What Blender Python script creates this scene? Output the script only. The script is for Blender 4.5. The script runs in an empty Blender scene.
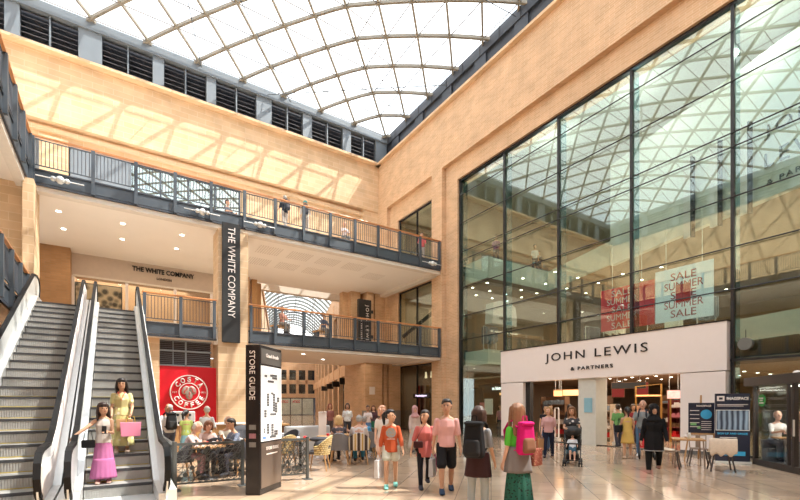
import bpy, bmesh, math, random
from mathutils import Vector, Matrix
random.seed(7)
C = bpy.context.scene.collection
S = bpy.context.scene
PI = math.pi
R = math.radians

# ---------------------------------------------------------------- camera
cam = bpy.data.cameras.new('camera'); camo = bpy.data.objects.new('camera', cam); C.objects.link(camo)
camo.location = (0, 0, 1.65); camo.rotation_euler = (R(90), 0, R(-33.2))
cam.sensor_width = 36; cam.lens = 19.62; cam.shift_y = 0.194; cam.clip_end = 400
S.camera = camo
# ---------------------------------------------------------------- world, sun, exposure
w = bpy.data.worlds.new('sky'); S.world = w; w.use_nodes = True
nt = w.node_tree; bg = nt.nodes['Background']
tc = nt.nodes.new('ShaderNodeTexCoord'); nz = nt.nodes.new('ShaderNodeTexNoise'); nz.inputs['Scale'].default_value = 2.2; nz.inputs['Detail'].default_value = 4
rp = nt.nodes.new('ShaderNodeValToRGB'); rp.color_ramp.elements[0].color = (.74, .87, 1, 1); rp.color_ramp.elements[1].color = (1, 1, 1, 1)
rp.color_ramp.elements[0].position = .35; rp.color_ramp.elements[1].position = .55
nt.links.new(tc.outputs['Generated'], nz.inputs['Vector']); nt.links.new(nz.outputs['Fac'], rp.inputs['Fac']); nt.links.new(rp.outputs['Color'], bg.inputs['Color'])
bg.inputs['Strength'].default_value = 2.3
sun = bpy.data.lights.new('sun', 'SUN'); so = bpy.data.objects.new('sun', sun); C.objects.link(so)
sun.energy = 7.0; sun.angle = R(0.6); sun.color = (1, .93, .82)
so.rotation_euler = Vector((-.56, .32, -1)).to_track_quat('-Z', 'Y').to_euler()
so.location = (10, -10, 40)
def area(name, loc, sx, sy, power, col, rot=(0, 0, 0)):
    l = bpy.data.lights.new(name, 'AREA'); l.shape = 'RECTANGLE'; l.size = sx; l.size_y = sy; l.energy = power; l.color = col
    o = bpy.data.objects.new(name, l); C.objects.link(o); o.location = loc; o.rotation_euler = rot
    return o
WARM = (1, .82, .62)
area('store_ceiling_light', (23, 9, 2.95), 10, 12, 480, WARM)
for k in range(3):
    pl = bpy.data.lights.new('void_fill_light', 'POINT'); pl.energy = 75; pl.shadow_soft_size = .12; pl.color = (.93, 1, .94)  # fill points added in the void to brighten the angled wall
    po_ = bpy.data.objects.new('void_fill_light', pl); C.objects.link(po_); po_.location = (17.6, 5.5 + 4 * k, 13.6)
area('store_entrance_light', (18.6, 11, 3.0), 2, 6, 110, WARM)
area('store_upper_light', (23, 9, 8.2), 10, 12, 500, WARM)
area('store_top_light', (25, 10, 13.8), 10, 14, 300, WARM)
area('balcony_soffit_light', (6, 24, 9.3), 18, 5, 200, WARM)
area('shopfront_light', (0, 30, 9.0), 8, 3, 220, WARM)
area('cafe_ceiling_light', (5, 23.5, 4.3), 18, 4, 160, WARM)
area('pod_fill_light', (14.8, 3.35, 2.1), .8, .8, 40, (1, .95, .88))  # fill light added to brighten the inside of the pod
area('north_shop_light', (19, 23.5, 4.0), 3, 4, 60, WARM)
area('north_shop_light', (19, 23.5, 9.0), 3, 4, 80, WARM)
S.view_settings.view_transform = 'Standard'; S.view_settings.look = 'None'; S.view_settings.gamma = 1
S.view_settings.use_curve_mapping = False
S.view_settings.exposure = 0.35
try:
    S.cycles.use_denoising = True
    S.cycles.max_bounces = 10; S.cycles.transparent_max_bounces = 24; S.cycles.diffuse_bounces = 5; S.cycles.glossy_bounces = 5
    S.cycles.sample_clamp_indirect = 6; S.cycles.caustics_reflective = False; S.cycles.caustics_refractive = False
except Exception: pass

# ---------------------------------------------------------------- materials
MC = {}
def mat(name, col, rough=.6, metal=0., var=.08, scale=6., emit=0., spec=.5, bump=0.):
    if name in MC: return MC[name]
    m = bpy.data.materials.new(name); m.use_nodes = True; MC[name] = m
    n = m.node_tree; b = n.nodes['Principled BSDF']
    b.inputs['Roughness'].default_value = rough; b.inputs['Metallic'].default_value = metal
    b.inputs['Specular IOR Level'].default_value = spec
    t = n.nodes.new('ShaderNodeTexCoord'); z = n.nodes.new('ShaderNodeTexNoise'); z.inputs['Scale'].default_value = scale
    z.inputs['Detail'].default_value = 3
    mx = n.nodes.new('ShaderNodeMix'); mx.data_type = 'RGBA'
    c = list(col) + [1]
    mx.inputs[6].default_value = [max(0, v * (1 - var)) for v in c[:3]] + [1]
    mx.inputs[7].default_value = [min(1, v * (1 + var)) for v in c[:3]] + [1]
    n.links.new(t.outputs['Object'], z.inputs['Vector']); n.links.new(z.outputs['Fac'], mx.inputs[0]); n.links.new(mx.outputs[2], b.inputs['Base Color'])
    if emit:
        n.links.new(mx.outputs[2], b.inputs['Emission Color']); b.inputs['Emission Strength'].default_value = emit
    if bump:
        bp = n.nodes.new('ShaderNodeBump'); bp.inputs['Strength'].default_value = bump
        n.links.new(z.outputs['Fac'], bp.inputs['Height']); n.links.new(bp.outputs['Normal'], b.inputs['Normal'])
    return m
def brickmat(name, c1, c2, mortar, bw, rh, ms=.012, rough=.8, axis='wall', spec=.3, offset=.5, bump=.15, noise=.25):
    m = bpy.data.materials.new(name); m.use_nodes = True; MC[name] = m
    n = m.node_tree; b = n.nodes['Principled BSDF']; b.inputs['Roughness'].default_value = rough; b.inputs['Specular IOR Level'].default_value = spec
    g = n.nodes.new('ShaderNodeNewGeometry'); s = n.nodes.new('ShaderNodeSeparateXYZ'); n.links.new(g.outputs['Position'], s.inputs[0])
    cb = n.nodes.new('ShaderNodeCombineXYZ')
    if axis == 'wall':
        ad = n.nodes.new('ShaderNodeMath'); ad.operation = 'ADD'
        n.links.new(s.outputs[0], ad.inputs[0]); n.links.new(s.outputs[1], ad.inputs[1])
        n.links.new(ad.outputs[0], cb.inputs[0]); n.links.new(s.outputs[2], cb.inputs[1])
        vec = cb.outputs[0]
    else:
        mp = n.nodes.new('ShaderNodeMapping'); mp.inputs['Rotation'].default_value = (0, 0, R(axis)); n.links.new(g.outputs['Position'], mp.inputs[0]); vec = mp.outputs[0]
    br = n.nodes.new('ShaderNodeTexBrick'); n.links.new(vec, br.inputs['Vector'])
    br.inputs['Color1'].default_value = (*c1, 1); br.inputs['Color2'].default_value = (*c2, 1); br.inputs['Mortar'].default_value = (*mortar, 1)
    br.inputs['Scale'].default_value = 1; br.inputs['Mortar Size'].default_value = ms; br.inputs['Brick Width'].default_value = bw; br.inputs['Row Height'].default_value = rh
    br.offset = offset; br.inputs['Mortar Smooth'].default_value = .2
    nz = n.nodes.new('ShaderNodeTexNoise'); nz.inputs['Scale'].default_value = 1.3; nz.inputs['Detail'].default_value = 6; n.links.new(g.outputs['Position'], nz.inputs['Vector'])
    hs = n.nodes.new('ShaderNodeMix'); hs.data_type = 'RGBA'; hs.blend_type = 'MULTIPLY'; hs.inputs[0].default_value = 1
    rr = n.nodes.new('ShaderNodeMapRange'); rr.inputs[3].default_value = 1 - noise; rr.inputs[4].default_value = 1 + noise
    n.links.new(nz.outputs['Fac'], rr.inputs[0]); n.links.new(br.outputs['Color'], hs.inputs[6]); n.links.new(rr.outputs[0], hs.inputs[7])
    n.links.new(hs.outputs[2], b.inputs['Base Color'])
    if bump:
        bp = n.nodes.new('ShaderNodeBump'); bp.inputs['Strength'].default_value = bump; bp.inputs['Distance'].default_value = .01; bp.invert = True
        n.links.new(br.outputs['Fac'], bp.inputs['Height']); n.links.new(bp.outputs['Normal'], b.inputs['Normal'])
    return m
def glassmat(name, tint, refl, rough=0.0, fres=1.0):
    m = bpy.data.materials.new(name); m.use_nodes = True; MC[name] = m
    n = m.node_tree; n.nodes.remove(n.nodes['Principled BSDF']); out = n.nodes['Material Output']
    t = n.nodes.new('ShaderNodeBsdfTransparent'); t.inputs[0].default_value = (*tint, 1)
    g = n.nodes.new('ShaderNodeBsdfGlossy'); g.inputs['Roughness'].default_value = rough; g.inputs[0].default_value = (.95, 1, .97, 1)
    lw = n.nodes.new('ShaderNodeLayerWeight'); f = n.nodes.new('ShaderNodeMath'); f.operation = 'POWER'; f.inputs[1].default_value = 5; n.links.new(lw.outputs['Facing'], f.inputs[0])
    a = n.nodes.new('ShaderNodeMath'); a.operation = 'MULTIPLY_ADD'; a.inputs[1].default_value = fres; a.inputs[2].default_value = refl; a.use_clamp = True
    n.links.new(f.outputs[0], a.inputs[0]); mx = n.nodes.new('ShaderNodeMixShader')
    n.links.new(a.outputs[0], mx.inputs[0]); n.links.new(t.outputs[0], mx.inputs[1]); n.links.new(g.outputs[0], mx.inputs[2]); n.links.new(mx.outputs[0], out.inputs[0])
    return m
stone = brickmat('pale sandstone blocks', (.74, .54, .35), (.66, .47, .29), (.78, .61, .43), .9, .3, .012)
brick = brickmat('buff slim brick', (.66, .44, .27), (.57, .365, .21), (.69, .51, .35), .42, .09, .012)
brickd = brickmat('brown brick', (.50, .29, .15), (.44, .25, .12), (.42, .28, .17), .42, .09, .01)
floorm = brickmat('polished limestone tiles', (.60, .44, .31), (.48, .35, .25), (.30, .23, .17), 1.15, .62, .009, rough=.11, axis=-45, spec=.8, offset=.5, bump=0, noise=.3)
facade_glass = glassmat('tinted facade glass', (.84, .92, .88), .105)
clear_glass = glassmat('clear glass', (.93, .96, .95), .03)
roof_glass = glassmat('roof glass', (.95, .97, .98), .02, fres=.3)
dark_glass = glassmat('smoky shop glass', (.55, .56, .54), .08)
M = mat
white = M('white painted plaster', (.80, .74, .66), .7)
soffit = M('cream soffit', (.93, .87, .80), .75, var=.03, scale=1)
steel_blue = M('slate blue steel', (.08, .10, .125), .5, .2)
clad_blue = M('grey blue cladding', (.20, .24, .285), .5, .1, scale=2)
clad_dark = M('dark slate cladding', (.055, .065, .085), .5, .2, scale=2)
black = M('black paint', (.015, .014, .016), .45)
chrome = M('brushed stainless steel', (.82, .83, .83), .3, .55, var=.04)
alu = M('pale aluminium', (.80, .83, .83), .35, .35)
rubber = M('black rubber', (.010, .010, .011), .6, spec=.2)
orange_wood = M('orange timber handrail', (.60, .25, .09), .35, scale=20)
wood = M('honey oak', (.50, .28, .12), .5, var=.2, scale=12)
woodd = M('dark walnut', (.16, .08, .04), .5, var=.2, scale=12)
roofsteel = M('cream roof steel', (.27, .25, .21), .5)
signwhite = M('white sign panel', (.86, .80, .78), .4, var=.02)
red = M('deep red panel', (.62, .015, .02), .4, var=.05)
lampm = M('lamp glow', (1, .86, .66), .5, emit=14)
lampw = M('white lamp glow', (1, .93, .82), .5, emit=10)

# ---------------------------------------------------------------- mesh helpers
class MB:
    def __init__(s, off=(0, 0, 0)): s.v = []; s.f = []; s.off = Vector(off)
    def add(s, vs, fs):
        b = len(s.v); s.v += [Vector(v) for v in vs]; s.f += [tuple(i + b for i in f) for f in fs]; return s
    def box(s, x0, x1, y0, y1, z0, z1):
        return s.add([(x0, y0, z0), (x1, y0, z0), (x1, y1, z0), (x0, y1, z0), (x0, y0, z1), (x1, y0, z1), (x1, y1, z1), (x0, y1, z1)],
                     [(0, 3, 2, 1), (4, 5, 6, 7), (0, 1, 5, 4), (1, 2, 6, 5), (2, 3, 7, 6), (3, 0, 4, 7)])
    def bar(s, p, q, w, h=None, up=(0, 0, 1)):
        p, q = Vector(p), Vector(q); h = h or w; d = (q - p)
        if d.length < 1e-6: return s
        d.normalize(); u = Vector(up)
        if abs(d.dot(u)) > .98: u = Vector((0, 1, 0))
        a = d.cross(u).normalized() * w / 2; c = a.cross(d).normalized() * h / 2
        vs = [p - a - c, p + a - c, p + a + c, p - a + c, q - a - c, q + a - c, q + a + c, q - a + c]
        return s.add(vs, [(0, 1, 2, 3), (7, 6, 5, 4), (0, 4, 5, 1), (1, 5, 6, 2), (2, 6, 7, 3), (3, 7, 4, 0)])
    def cyl(s, p, q, r, r2=None, n=10):
        p, q = Vector(p), Vector(q); r2 = r if r2 is None else r2; d = (q - p).normalized()
        u = Vector((0, 0, 1)) if abs(d.z) < .9 else Vector((1, 0, 0)); a = d.cross(u).normalized(); c = a.cross(d)
        vs = [p + (a * math.cos(2 * PI * i / n) + c * math.sin(2 * PI * i / n)) * r for i in range(n)] + [q + (a * math.cos(2 * PI * i / n) + c * math.sin(2 * PI * i / n)) * r2 for i in range(n)]
        fs = [(i, (i + 1) % n, n + (i + 1) % n, n + i) for i in range(n)] + [tuple(range(n))[::-1], tuple(range(n, 2 * n))]
        return s.add(vs, fs)
    def path(s, pts, w, h, up=(1, 0, 0)):      # rectangular tube along points
        up = Vector(up); n = len(pts); pts = [Vector(p) for p in pts]; rings = []
        for i, p in enumerate(pts):
            d = (pts[min(i + 1, n - 1)] - pts[max(i - 1, 0)]).normalized(); a = up.normalized() * w / 2; c = d.cross(up).normalized() * h / 2
            rings.append([p - a - c, p + a - c, p + a + c, p - a + c])
        vs = [v for r in rings for v in r]; fs = [(0, 1, 2, 3), tuple((n - 1) * 4 + k for k in (3, 2, 1, 0))]
        for i in range(n - 1):
            for k in range(4): fs.append((i * 4 + k, i * 4 + 4 + k, i * 4 + 4 + (k + 1) % 4, i * 4 + (k + 1) % 4))
        return s.add(vs, fs)
    def tube(s, pts, r, n=8):
        for a, b in zip(pts[:-1], pts[1:]): s.cyl(a, b, r, r, n)
        return s
    def prism(s, poly, axis, a, b):            # poly of 2D points extruded along axis from a to b
        def P(p, t): return {'x': (t, p[0], p[1]), 'y': (p[0], t, p[1]), 'z': (p[0], p[1], t)}[axis]
        n = len(poly)
        return s.add([P(p, a) for p in poly] + [P(p, b) for p in poly], [tuple(range(n)), tuple(range(2 * n - 1, n - 1, -1))] + [(i, n + i, n + (i + 1) % n, (i + 1) % n) for i in range(n)])
    def lathe(s, prof, c=(0, 0, 0), n=16):
        c = Vector(c); m = len(prof)
        vs = [c + Vector((r * math.cos(2 * PI * i / n), r * math.sin(2 * PI * i / n), z)) for r, z in prof for i in range(n)]
        fs = [(j * n + i, j * n + (i + 1) % n, (j + 1) * n + (i + 1) % n, (j + 1) * n + i) for j in range(m - 1) for i in range(n)]
        fs += [tuple(range(n))[::-1], tuple(range((m - 1) * n, m * n))]
        return s.add(vs, fs)
    def ball(s, c, r, n=10, m=6):
        if not hasattr(r, '__len__'): r = (r, r, r)
        c = Vector(c); vs = []
        for j in range(1, m):
            t = PI * j / m
            vs += [c + Vector((r[0] * math.sin(t) * math.cos(2 * PI * i / n), r[1] * math.sin(t) * math.sin(2 * PI * i / n), r[2] * math.cos(t))) for i in range(n)]
        vs += [c + Vector((0, 0, r[2])), c - Vector((0, 0, r[2]))]; T = len(vs) - 2
        fs = [(j * n + i, (j + 1) * n + i, (j + 1) * n + (i + 1) % n, j * n + (i + 1) % n) for j in range(m - 2) for i in range(n)]
        fs += [(T, i, (i + 1) % n) for i in range(n)] + [(T + 1, (m - 2) * n + (i + 1) % n, (m - 2) * n + i) for i in range(n)]
        return s.add(vs, fs)
    def build(s, name, m, parent=None, smooth=False, bevel=0):
        me = bpy.data.meshes.new(name); off = s.off.copy()
        o = bpy.data.objects.new(name, me)
        if parent is None and off.length == 0 and s.v:
            xs = [v.x for v in s.v]; ys = [v.y for v in s.v]; zs = [v.z for v in s.v]
            off = Vector(((min(xs) + max(xs)) / 2, (min(ys) + max(ys)) / 2, min(zs))); o.location = off
        elif parent is None: o.location = off
        me.from_pydata([tuple(v - off) for v in s.v], [], s.f); me.materials.append(m)
        bm = bmesh.new(); bm.from_mesh(me); bmesh.ops.recalc_face_normals(bm, faces=bm.faces); bm.to_mesh(me); bm.free()
        if smooth:
            for p in me.polygons: p.use_smooth = True
        C.objects.link(o)
        if parent is not None: o.parent = parent
        if bevel:
            bv = o.modifiers.new('bevel', 'BEVEL'); bv.width = bevel; bv.segments = 2; bv.limit_method = 'ANGLE'
        return o
def tag(o, label=None, cat=None, group=None, kind=None):
    if label: o['label'] = label
    if cat: o['category'] = cat
    if group: o['group'] = group
    if kind: o['kind'] = kind
    return o
def thing(name, label, cat, loc=(0, 0, 0), rz=0, group=None, kind=None):
    o = bpy.data.objects.new(name, None); C.objects.link(o); o.location = loc; o.rotation_euler = (0, 0, rz); o.empty_display_size = .1
    return tag(o, label, cat, group, kind)
def st(o): o['kind'] = 'structure'; return o
def dup(root, loc, rz=None, label=None, group=None):
    r = root.copy(); C.objects.link(r); r.location = loc
    if rz is not None: r.rotation_euler = (0, 0, rz)
    if label: r['label'] = label
    if group: r['group'] = group
    for ch in list(root.children):
        c = ch.copy(); C.objects.link(c); c.parent = r
        for g in list(ch.children):
            d = g.copy(); C.objects.link(d); d.parent = c
    return r
ORD = ['first', 'second', 'third', 'fourth', 'fifth', 'sixth', 'seventh', 'eighth', 'ninth', 'tenth', 'eleventh', 'twelfth', 'thirteenth', 'fourteenth', 'fifteenth', 'sixteenth', 'seventeenth', 'eighteenth']
DG = bpy.context.evaluated_depsgraph_get
def text(s, loc, w, h, m, parent, xd=(1, 0, 0), yd=(0, 0, 1), name='lettering', bold=0, ext=.01, sp=1.0, anchor='c'):
    cu = bpy.data.curves.new('t', 'FONT'); cu.body = s; cu.size = 1; cu.extrude = 0; cu.offset = bold; cu.space_character = sp; cu.resolution_u = 3
    o = bpy.data.objects.new('t', cu); C.objects.link(o); dg = DG(); dg.update(); me = bpy.data.meshes.new_from_object(o.evaluated_get(dg)); bpy.data.objects.remove(o)
    xs = [v.co.x for v in me.vertices]; ys = [v.co.y for v in me.vertices]
    x0, x1, y0, y1 = min(xs), max(xs), min(ys), max(ys); sx = w / (x1 - x0); sy = h / (y1 - y0)
    X, Yv = Vector(xd).normalized(), Vector(yd).normalized(); Z = X.cross(Yv)
    for v in me.vertices:
        a = (v.co.x - (x0 + x1) / 2) * sx; b = (v.co.y - (y0 + y1) / 2) * sy
        v.co = Vector(loc) + X * a + Yv * b + Z * ext
    bm = bmesh.new(); bm.from_mesh(me)
    r = bmesh.ops.extrude_face_region(bm, geom=bm.faces[:]); vs = [e for e in r['geom'] if isinstance(e, bmesh.types.BMVert)]
    bmesh.ops.translate(bm, vec=-Z * (ext * .95), verts=vs); bmesh.ops.recalc_face_normals(bm, faces=bm.faces); bm.to_mesh(me); bm.free()
    me.name = name; me.materials.clear(); me.materials.append(m)
    ob = bpy.data.objects.new(name, me); C.objects.link(ob); ob.parent = parent
    return ob
EAST = dict(xd=(0, -1, 0), yd=(0, 0, 1))       # lettering on a wall that faces west
# ================================================================ STRUCTURE
st(MB().box(-13, 46, -13, 90, -.3, 0).build('floor', floorm))
# ---- right wall (x about 16.1 to 16.6)
wr = MB()
wr.box(16.1, 17.2, -13, 27.5, 15.6, 19.0)
wr.box(16.1, 17.0, 20.1, 21.1, 0, 15.6)
wr.box(16.1, 17.0, 26.3, 27.9, 0, 15.6)
wr.box(16.38, 17.0, 19.04, 20.1, 0, 15.6)
wr.box(16.38, 17.0, -13, 19.04, 14.55, 15.6)
wr.box(16.38, 17.0, 21.1, 26.3, 14.4, 15.6)
wr.box(16.38, 17.0, 25.3, 26.3, 0, 14.4)
wr.box(16.38, 17.0, 21.1, 25.3, 9.4, 10.2); wr.box(16.38, 17.0, 21.1, 25.3, 4.3, 5.1)
wr.box(16.38, 17.0, -13, -3.9, 0, 14.55)
st(wr.build('wall_right', brick))
st(MB().box(15.85, 17.3, -13, 27.5, 18.98, 19.12).build('trim_1', stone))
cl = MB().box(17.0, 17.25, -13, 27.9, 19.12, 21.3).box(16.85, 17.25, -13, 27.9, 20.9, 21.5).box(16.95, 17.25, -13, 27.9, 19.12, 19.3)
for k in range(14): cl.box(16.9, 17.2, 26.0 - k * 2.9, 26.9 - k * 2.9, 19.12, 21.0)
st(cl.build('trim_2', clad_dark))
seam = MB()
for k in range(28): seam.box(16.83, 16.86, 26.4 - k * 1.45, 26.43 - k * 1.45, 20.9, 21.5)
st(seam.build('trim_3', black))
# ---- north wall
wn = MB()
wn.box(-12.4, 17.2, 27.5, 28.3, 15.7, 19.0)
wn.box(-12.4, -4.6, 27.9, 28.3, 10.2, 15.7)
wn.box(-4.6, .73, 27.9, 28.3, 15.0, 15.7)
wn.box(-3.1, -1.97, 27.6, 28.3, 10.2, 15.0)
wn.box(.73, 6.5, 27.9, 28.3, 14.9, 15.7)
wn.box(6.5, 17.2, 27.9, 28.3, 10.2, 15.7)
wn.box(-12.4, 17.2, 27.7, 28.3, 15.3, 15.5)
wn.box(9.6, 10.1, 27.8, 28.3, 10.2, 15.7)
wn.box(14.9, 16.1, 27.6, 28.3, 10.2, 15.7)
st(wn.build('wall_back', stone))
st(MB().box(-12.4, 17.2, 27.12, 28.3, 18.98, 19.12).build('trim_4', stone))
st(MB().box(-1.9, .73, 27.8, 28.2, 10.2, 15.0).box(-4.6, -3.1, 27.95, 28.2, 10.2, 15.0).build('wall_panel', clad_blue))
g = st(thing('window_1', None, None, (3.6, 28.0, 10.2))); 
gf = MB((3.6, 28.0, 10.2))
for x in (.73, 2.17, 3.6, 5.05, 6.45): gf.box(x - .04, x + .04, 27.9, 28.1, 10.2, 14.9)
for z in (10.25, 12.6, 14.85): gf.box(.73, 6.5, 27.92, 28.08, z - .04, z + .04)
gf.build('window_frame', steel_blue, g)
MB((3.6, 28.0, 10.2)).box(.75, 6.45, 27.99, 28.01, 10.25, 14.85).build('pane', glassmat('pale level two glass', (.8, .87, .85), .35), g)
st(MB().box(-12.4, 17, 32.5, 33, 10.2, 15.7).box(-12.4, -12, 28.3, 33, 5.1, 15.7).box(6.5, 6.8, 28.3, 33, 10.2, 15.7).box(-12.4, 8, 28.3, 33, 15.0, 15.3).box(-12.4, 6.8, 28.3, 33, 9.5, 10.2).build('wall_rear_shops', white))
# clerestory on the north side
pc = MB()
posts = [(-10.1, .6), (-7.05, .6), (-4.1, .56), (-1.05, 1.0), (2.03, .55), (4.76, .52), (7.85, .95), (10.7, .62), (13.6, .62), (16.4, .9)]
for c_, w_ in posts: pc.box(c_ - w_ / 2, c_ + w_ / 2, 27.55, 27.9, 19.12, 21.0)
pc.box(-12.4, 17.2, 27.45, 27.95, 20.95, 21.45)
st(pc.build('trim_5', clad_blue))
st(MB().box(-12.4, 17.2, 28.1, 28.3, 19.1, 21.2).build('wall_clerestory', clad_dark))
slat = M('louvre slat', (.11, .105, .12), .5)
for i in range(len(posts) - 1):
    a = posts[i][0] + posts[i][1] / 2; b = posts[i + 1][0] - posts[i + 1][1] / 2; n = len(posts) - 2 - i
    t = thing('louvre_panel', 'black louvred vent panel under the glass roof, %s from the corner of the two walls' % ORD[n], 'vent', ((a + b) / 2, 27.8, 19.12), 0, 'louvre panels above the stone wall')
    sl = MB()
    for k in range(7):
        z = .12 + k * .26; sl.add([((a - b) / 2, -.13, z), ((b - a) / 2, -.13, z), ((b - a) / 2, .1, z + .16), ((a - b) / 2, .1, z + .16), ((a - b) / 2, -.13, z - .025), ((b - a) / 2, -.13, z - .025), ((b - a) / 2, .1, z + .135), ((a - b) / 2, .1, z + .135)],
                                  [(0, 1, 2, 3), (7, 6, 5, 4), (0, 4, 5, 1), (2, 6, 7, 3), (1, 5, 6, 2), (0, 3, 7, 4)])
    sl.build('slats', slat, t)
    MB().box(-.035, .035, -.2, .1, 0, 1.85).build('mullion', clad_blue, t)
# ---- far walls closing the hall
st(MB().box(-12.9, -12.4, -13, 28.3, 10.2, 19.0).box(-12.9, -12.4, -13, 28.3, 0, 4.4).box(-12.9, -12.4, -13, 28.3, 4.4, 10.2).build('wall_left', stone))
lv = MB().box(-12.9, -12.5, -13, 28.3, 19, 21.4)
st(lv.build('wall_left_clerestory', slat))
lp = MB()
for k in range(14): lp.box(-12.5, -12.3, -12 + k * 2.95, -11.4 + k * 2.95, 19.1, 21.3)
lp.box(-12.6, -12.2, -13, 28.3, 20.95, 21.45)
for k in range(7): lp.box(-12.5, -12.35, -13, 28, 19.2 + k * .26, 19.25 + k * .26)
st(lp.build('trim_6', clad_blue))
st(MB().box(-13, 17.2, -13.4, -13, 0, 21.4).build('wall_front', stone))
# ---- slabs (level one, level two)
def slab(name, z0, z1, edge_y, pieces):
    m = MB()
    for p in pieces: m.box(*p, z0, z1)
    return st(m.build(name, soffit))
slab('ceiling_level_two', 9.5, 10.15, 20.2, [(-12.4, 16.1, 20.25, 28.3), (-12.4, -2.6, -13, 20.25)])
slab('ceiling_level_one', 4.42, 5.05, 20.2, [(-12.4, 3.6, 20.25, 34.0), (3.6, 16.1, 20.25, 27.6), (-12.4, -2.6, -13, 20.25), (-2.6, .95, 18.9, 20.25)])
# raised soffit border beams (a shallow band along each edge)
st(MB().box(-2.6, 16.1, 20.25, 20.6, 9.36, 9.5).box(-2.9, -2.6, -13, 20.6, 9.36, 9.5).box(15.7, 16.1, 20.6, 27.4, 9.3, 9.5).build('trim_7', white))
st(MB().box(3.6, 16.1, 20.25, 20.55, 4.3, 4.42).box(15.7, 16.1, 20.55, 27.4, 4.3, 4.42).build('trim_8', white))
pf = MB(); pd = M('perforation shadow', (.60, .53, .46), .9)
for bx, by in ((6.0, 21.6), (7.6, 21.6), (9.2, 21.6), (10.8, 21.6), (6.0, 23.6), (7.6, 23.6), (9.2, 23.6), (12.6, 22.6)):
    for i in range(10):
        for j in range(10): pf.box(bx + i * .12, bx + i * .12 + .045, by + j * .12, by + j * .12 + .045, 9.492, 9.5)
st(pf.build('ceiling_perforations', pd))
# ---- front column and piers under level one
cm = MB().box(3.76, 5.03, 20.15, 21.3, 0, 9.36).box(3.7, 5.09, 20.1, 21.35, 0, .25)
st(cm.build('column', stone))
st(MB().box(.75, 1.55, 20.5, 21.0, 0, 4.42).box(-.2, .75, 20.7, 21.1, 0, 4.42).build('wall_cafe_pier', stone))
st(MB().box(-12.4, -4.0, 21, 21.4, 0, 4.42).box(-4.0, 12, 26.9, 27.3, 0, 4.42).build('wall_cafe_rear', stone)) if False else None
st(MB().box(-12.4, 7.0, 28.0, 28.3, 0, 4.42).build('wall_cafe_rear', stone))
# level one: brown pier behind the escalators, shopfront wall
st(MB().box(-3.1, -1.85, 27.2, 28.2, 5.05, 9.5).build('wall_brown_pier', brickd))
st(MB().box(-4.4, -3.1, 27.9, 28.2, 5.05, 9.5).build('wall_dark_recess', black))
st(MB().box(-2.65, -2.35, 19.6, 21.0, 5.05, 9.5).box(-6, -2.6, 20.2, 20.8, 0, 9.5).build('wall_left_pier', stone))
st(MB().box(5.9, 6.9, 27.4, 28.3, 5.05, 9.5).build('wall_corner_pier', brickd))
# timber posts framing the left side of the arcade opening
for i, (x, y) in enumerate(((7.3, 27.9), (7.75, 28.6))):
    o = MB().box(x - .16, x + .16, y - .16, y + .16, 5.05, 9.5).build('timber_post', wood)
    tag(o, ('orange brown timber post at the left edge of the arcade opening, nearer the hall', 'thin timber post just right of the brown pier, further into the arcade')[i], 'post')
# arcade opening: right side pilasters
ap = MB()
ap.box(13.6, 14.3, 26.9, 27.9, 5.05, 9.5).box(14.6, 15.15, 26.5, 27.9, 5.05, 9.5).box(15.3, 16.4, 26.6, 27.9, 5.05, 9.5).box(13.2, 13.6, 27.4, 27.9, 5.05, 9.5)
ap.box(13.6, 14.9, 24.9, 27.9, 0, 4.42).box(15.1, 15.4, 25.1, 27.9, 0, 4.42).box(15.5, 16.4, 25.0, 27.9, 0, 4.42)
st(ap.build('wall_arcade_pilasters', brick))
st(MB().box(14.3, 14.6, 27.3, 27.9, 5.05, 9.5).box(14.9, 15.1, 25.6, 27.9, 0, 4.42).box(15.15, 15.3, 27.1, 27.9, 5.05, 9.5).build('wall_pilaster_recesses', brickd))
st(MB().box(13.57, 14.93, 24.87, 25.3, 0, 1.3).box(15.47, 16.4, 24.97, 25.3, 0, 1.3).build('baseboard_pilasters', M('grey stone plinth', (.25, .23, .22), .6)))
# ================================================================ ROOF
X0, X1, Y0, Y1 = -12.4, 17.2, -13.0, 27.9; ZE = 21.5
def hz(x, y):
    a, b, c, e = max(Y1 - y, 0), max(X1 - x, 0), max(x - X0, 0), max(y - Y0, 0)
    if min(a, b, c, e) <= 1e-4: return ZE - .15
    return ZE - .15 + .30 / (1 / a + 1 / b + 1 / c + 1 / e) + .13 * (lambda q: q if q < 7 else 7 + (q - 7) * .25)(min(a, b, c, e))
roof = st(thing('ceiling', None, None, (0, 0, ZE)))
OFF = (0, 0, ZE)
q2 = math.sqrt(2); SP = 1.78
def clip(fn, tmax=60):
    pts = []; t = -tmax
    while t < tmax:
        x, y = fn(t)
        if X0 <= x <= X1 and Y0 <= y <= Y1: pts.append((x, y))
        t += .05
    return pts
def member(fn, w, h, name, dz):
    p = clip(fn)
    if len(p) < 12: return
    p = [p[i] for i in range(0, len(p), 18)] + [p[-1]]
    if (Vector(p[-1]) - Vector(p[-2])).length < .2: p.pop(-2)
    MB(OFF).path([(x, y, hz(x, y) + dz) for x, y in p], w, h, up=(Vector((p[-1][0] - p[0][0], p[-1][1] - p[0][1], 0)).cross(Vector((0, 0, 1))))).build(name, roofsteel, roof)
k = 23.95 - 30 * SP
while k < 34:
    member(lambda t, k=k: ((k + t) / q2, (k - t) / q2), .13, .16, 'rib', -.12); k += SP
tt = -7.57 - 18 * SP
while tt < 24:
    member(lambda t, k=tt: ((t + k) / q2, (t - k) / q2), .11, .14, 'purlin', -.1); tt += SP
rods = []
nodes = {}
for i in range(-30, 12):
    for j in range(-18, 22):
        s_ = 23.95 + i * SP; t_ = -7.57 + j * SP; x, y = (s_ + t_) / q2, (s_ - t_) / q2
        if X0 < x < X1 and Y0 < y < Y1: nodes[(i, j)] = (x, y)
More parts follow.
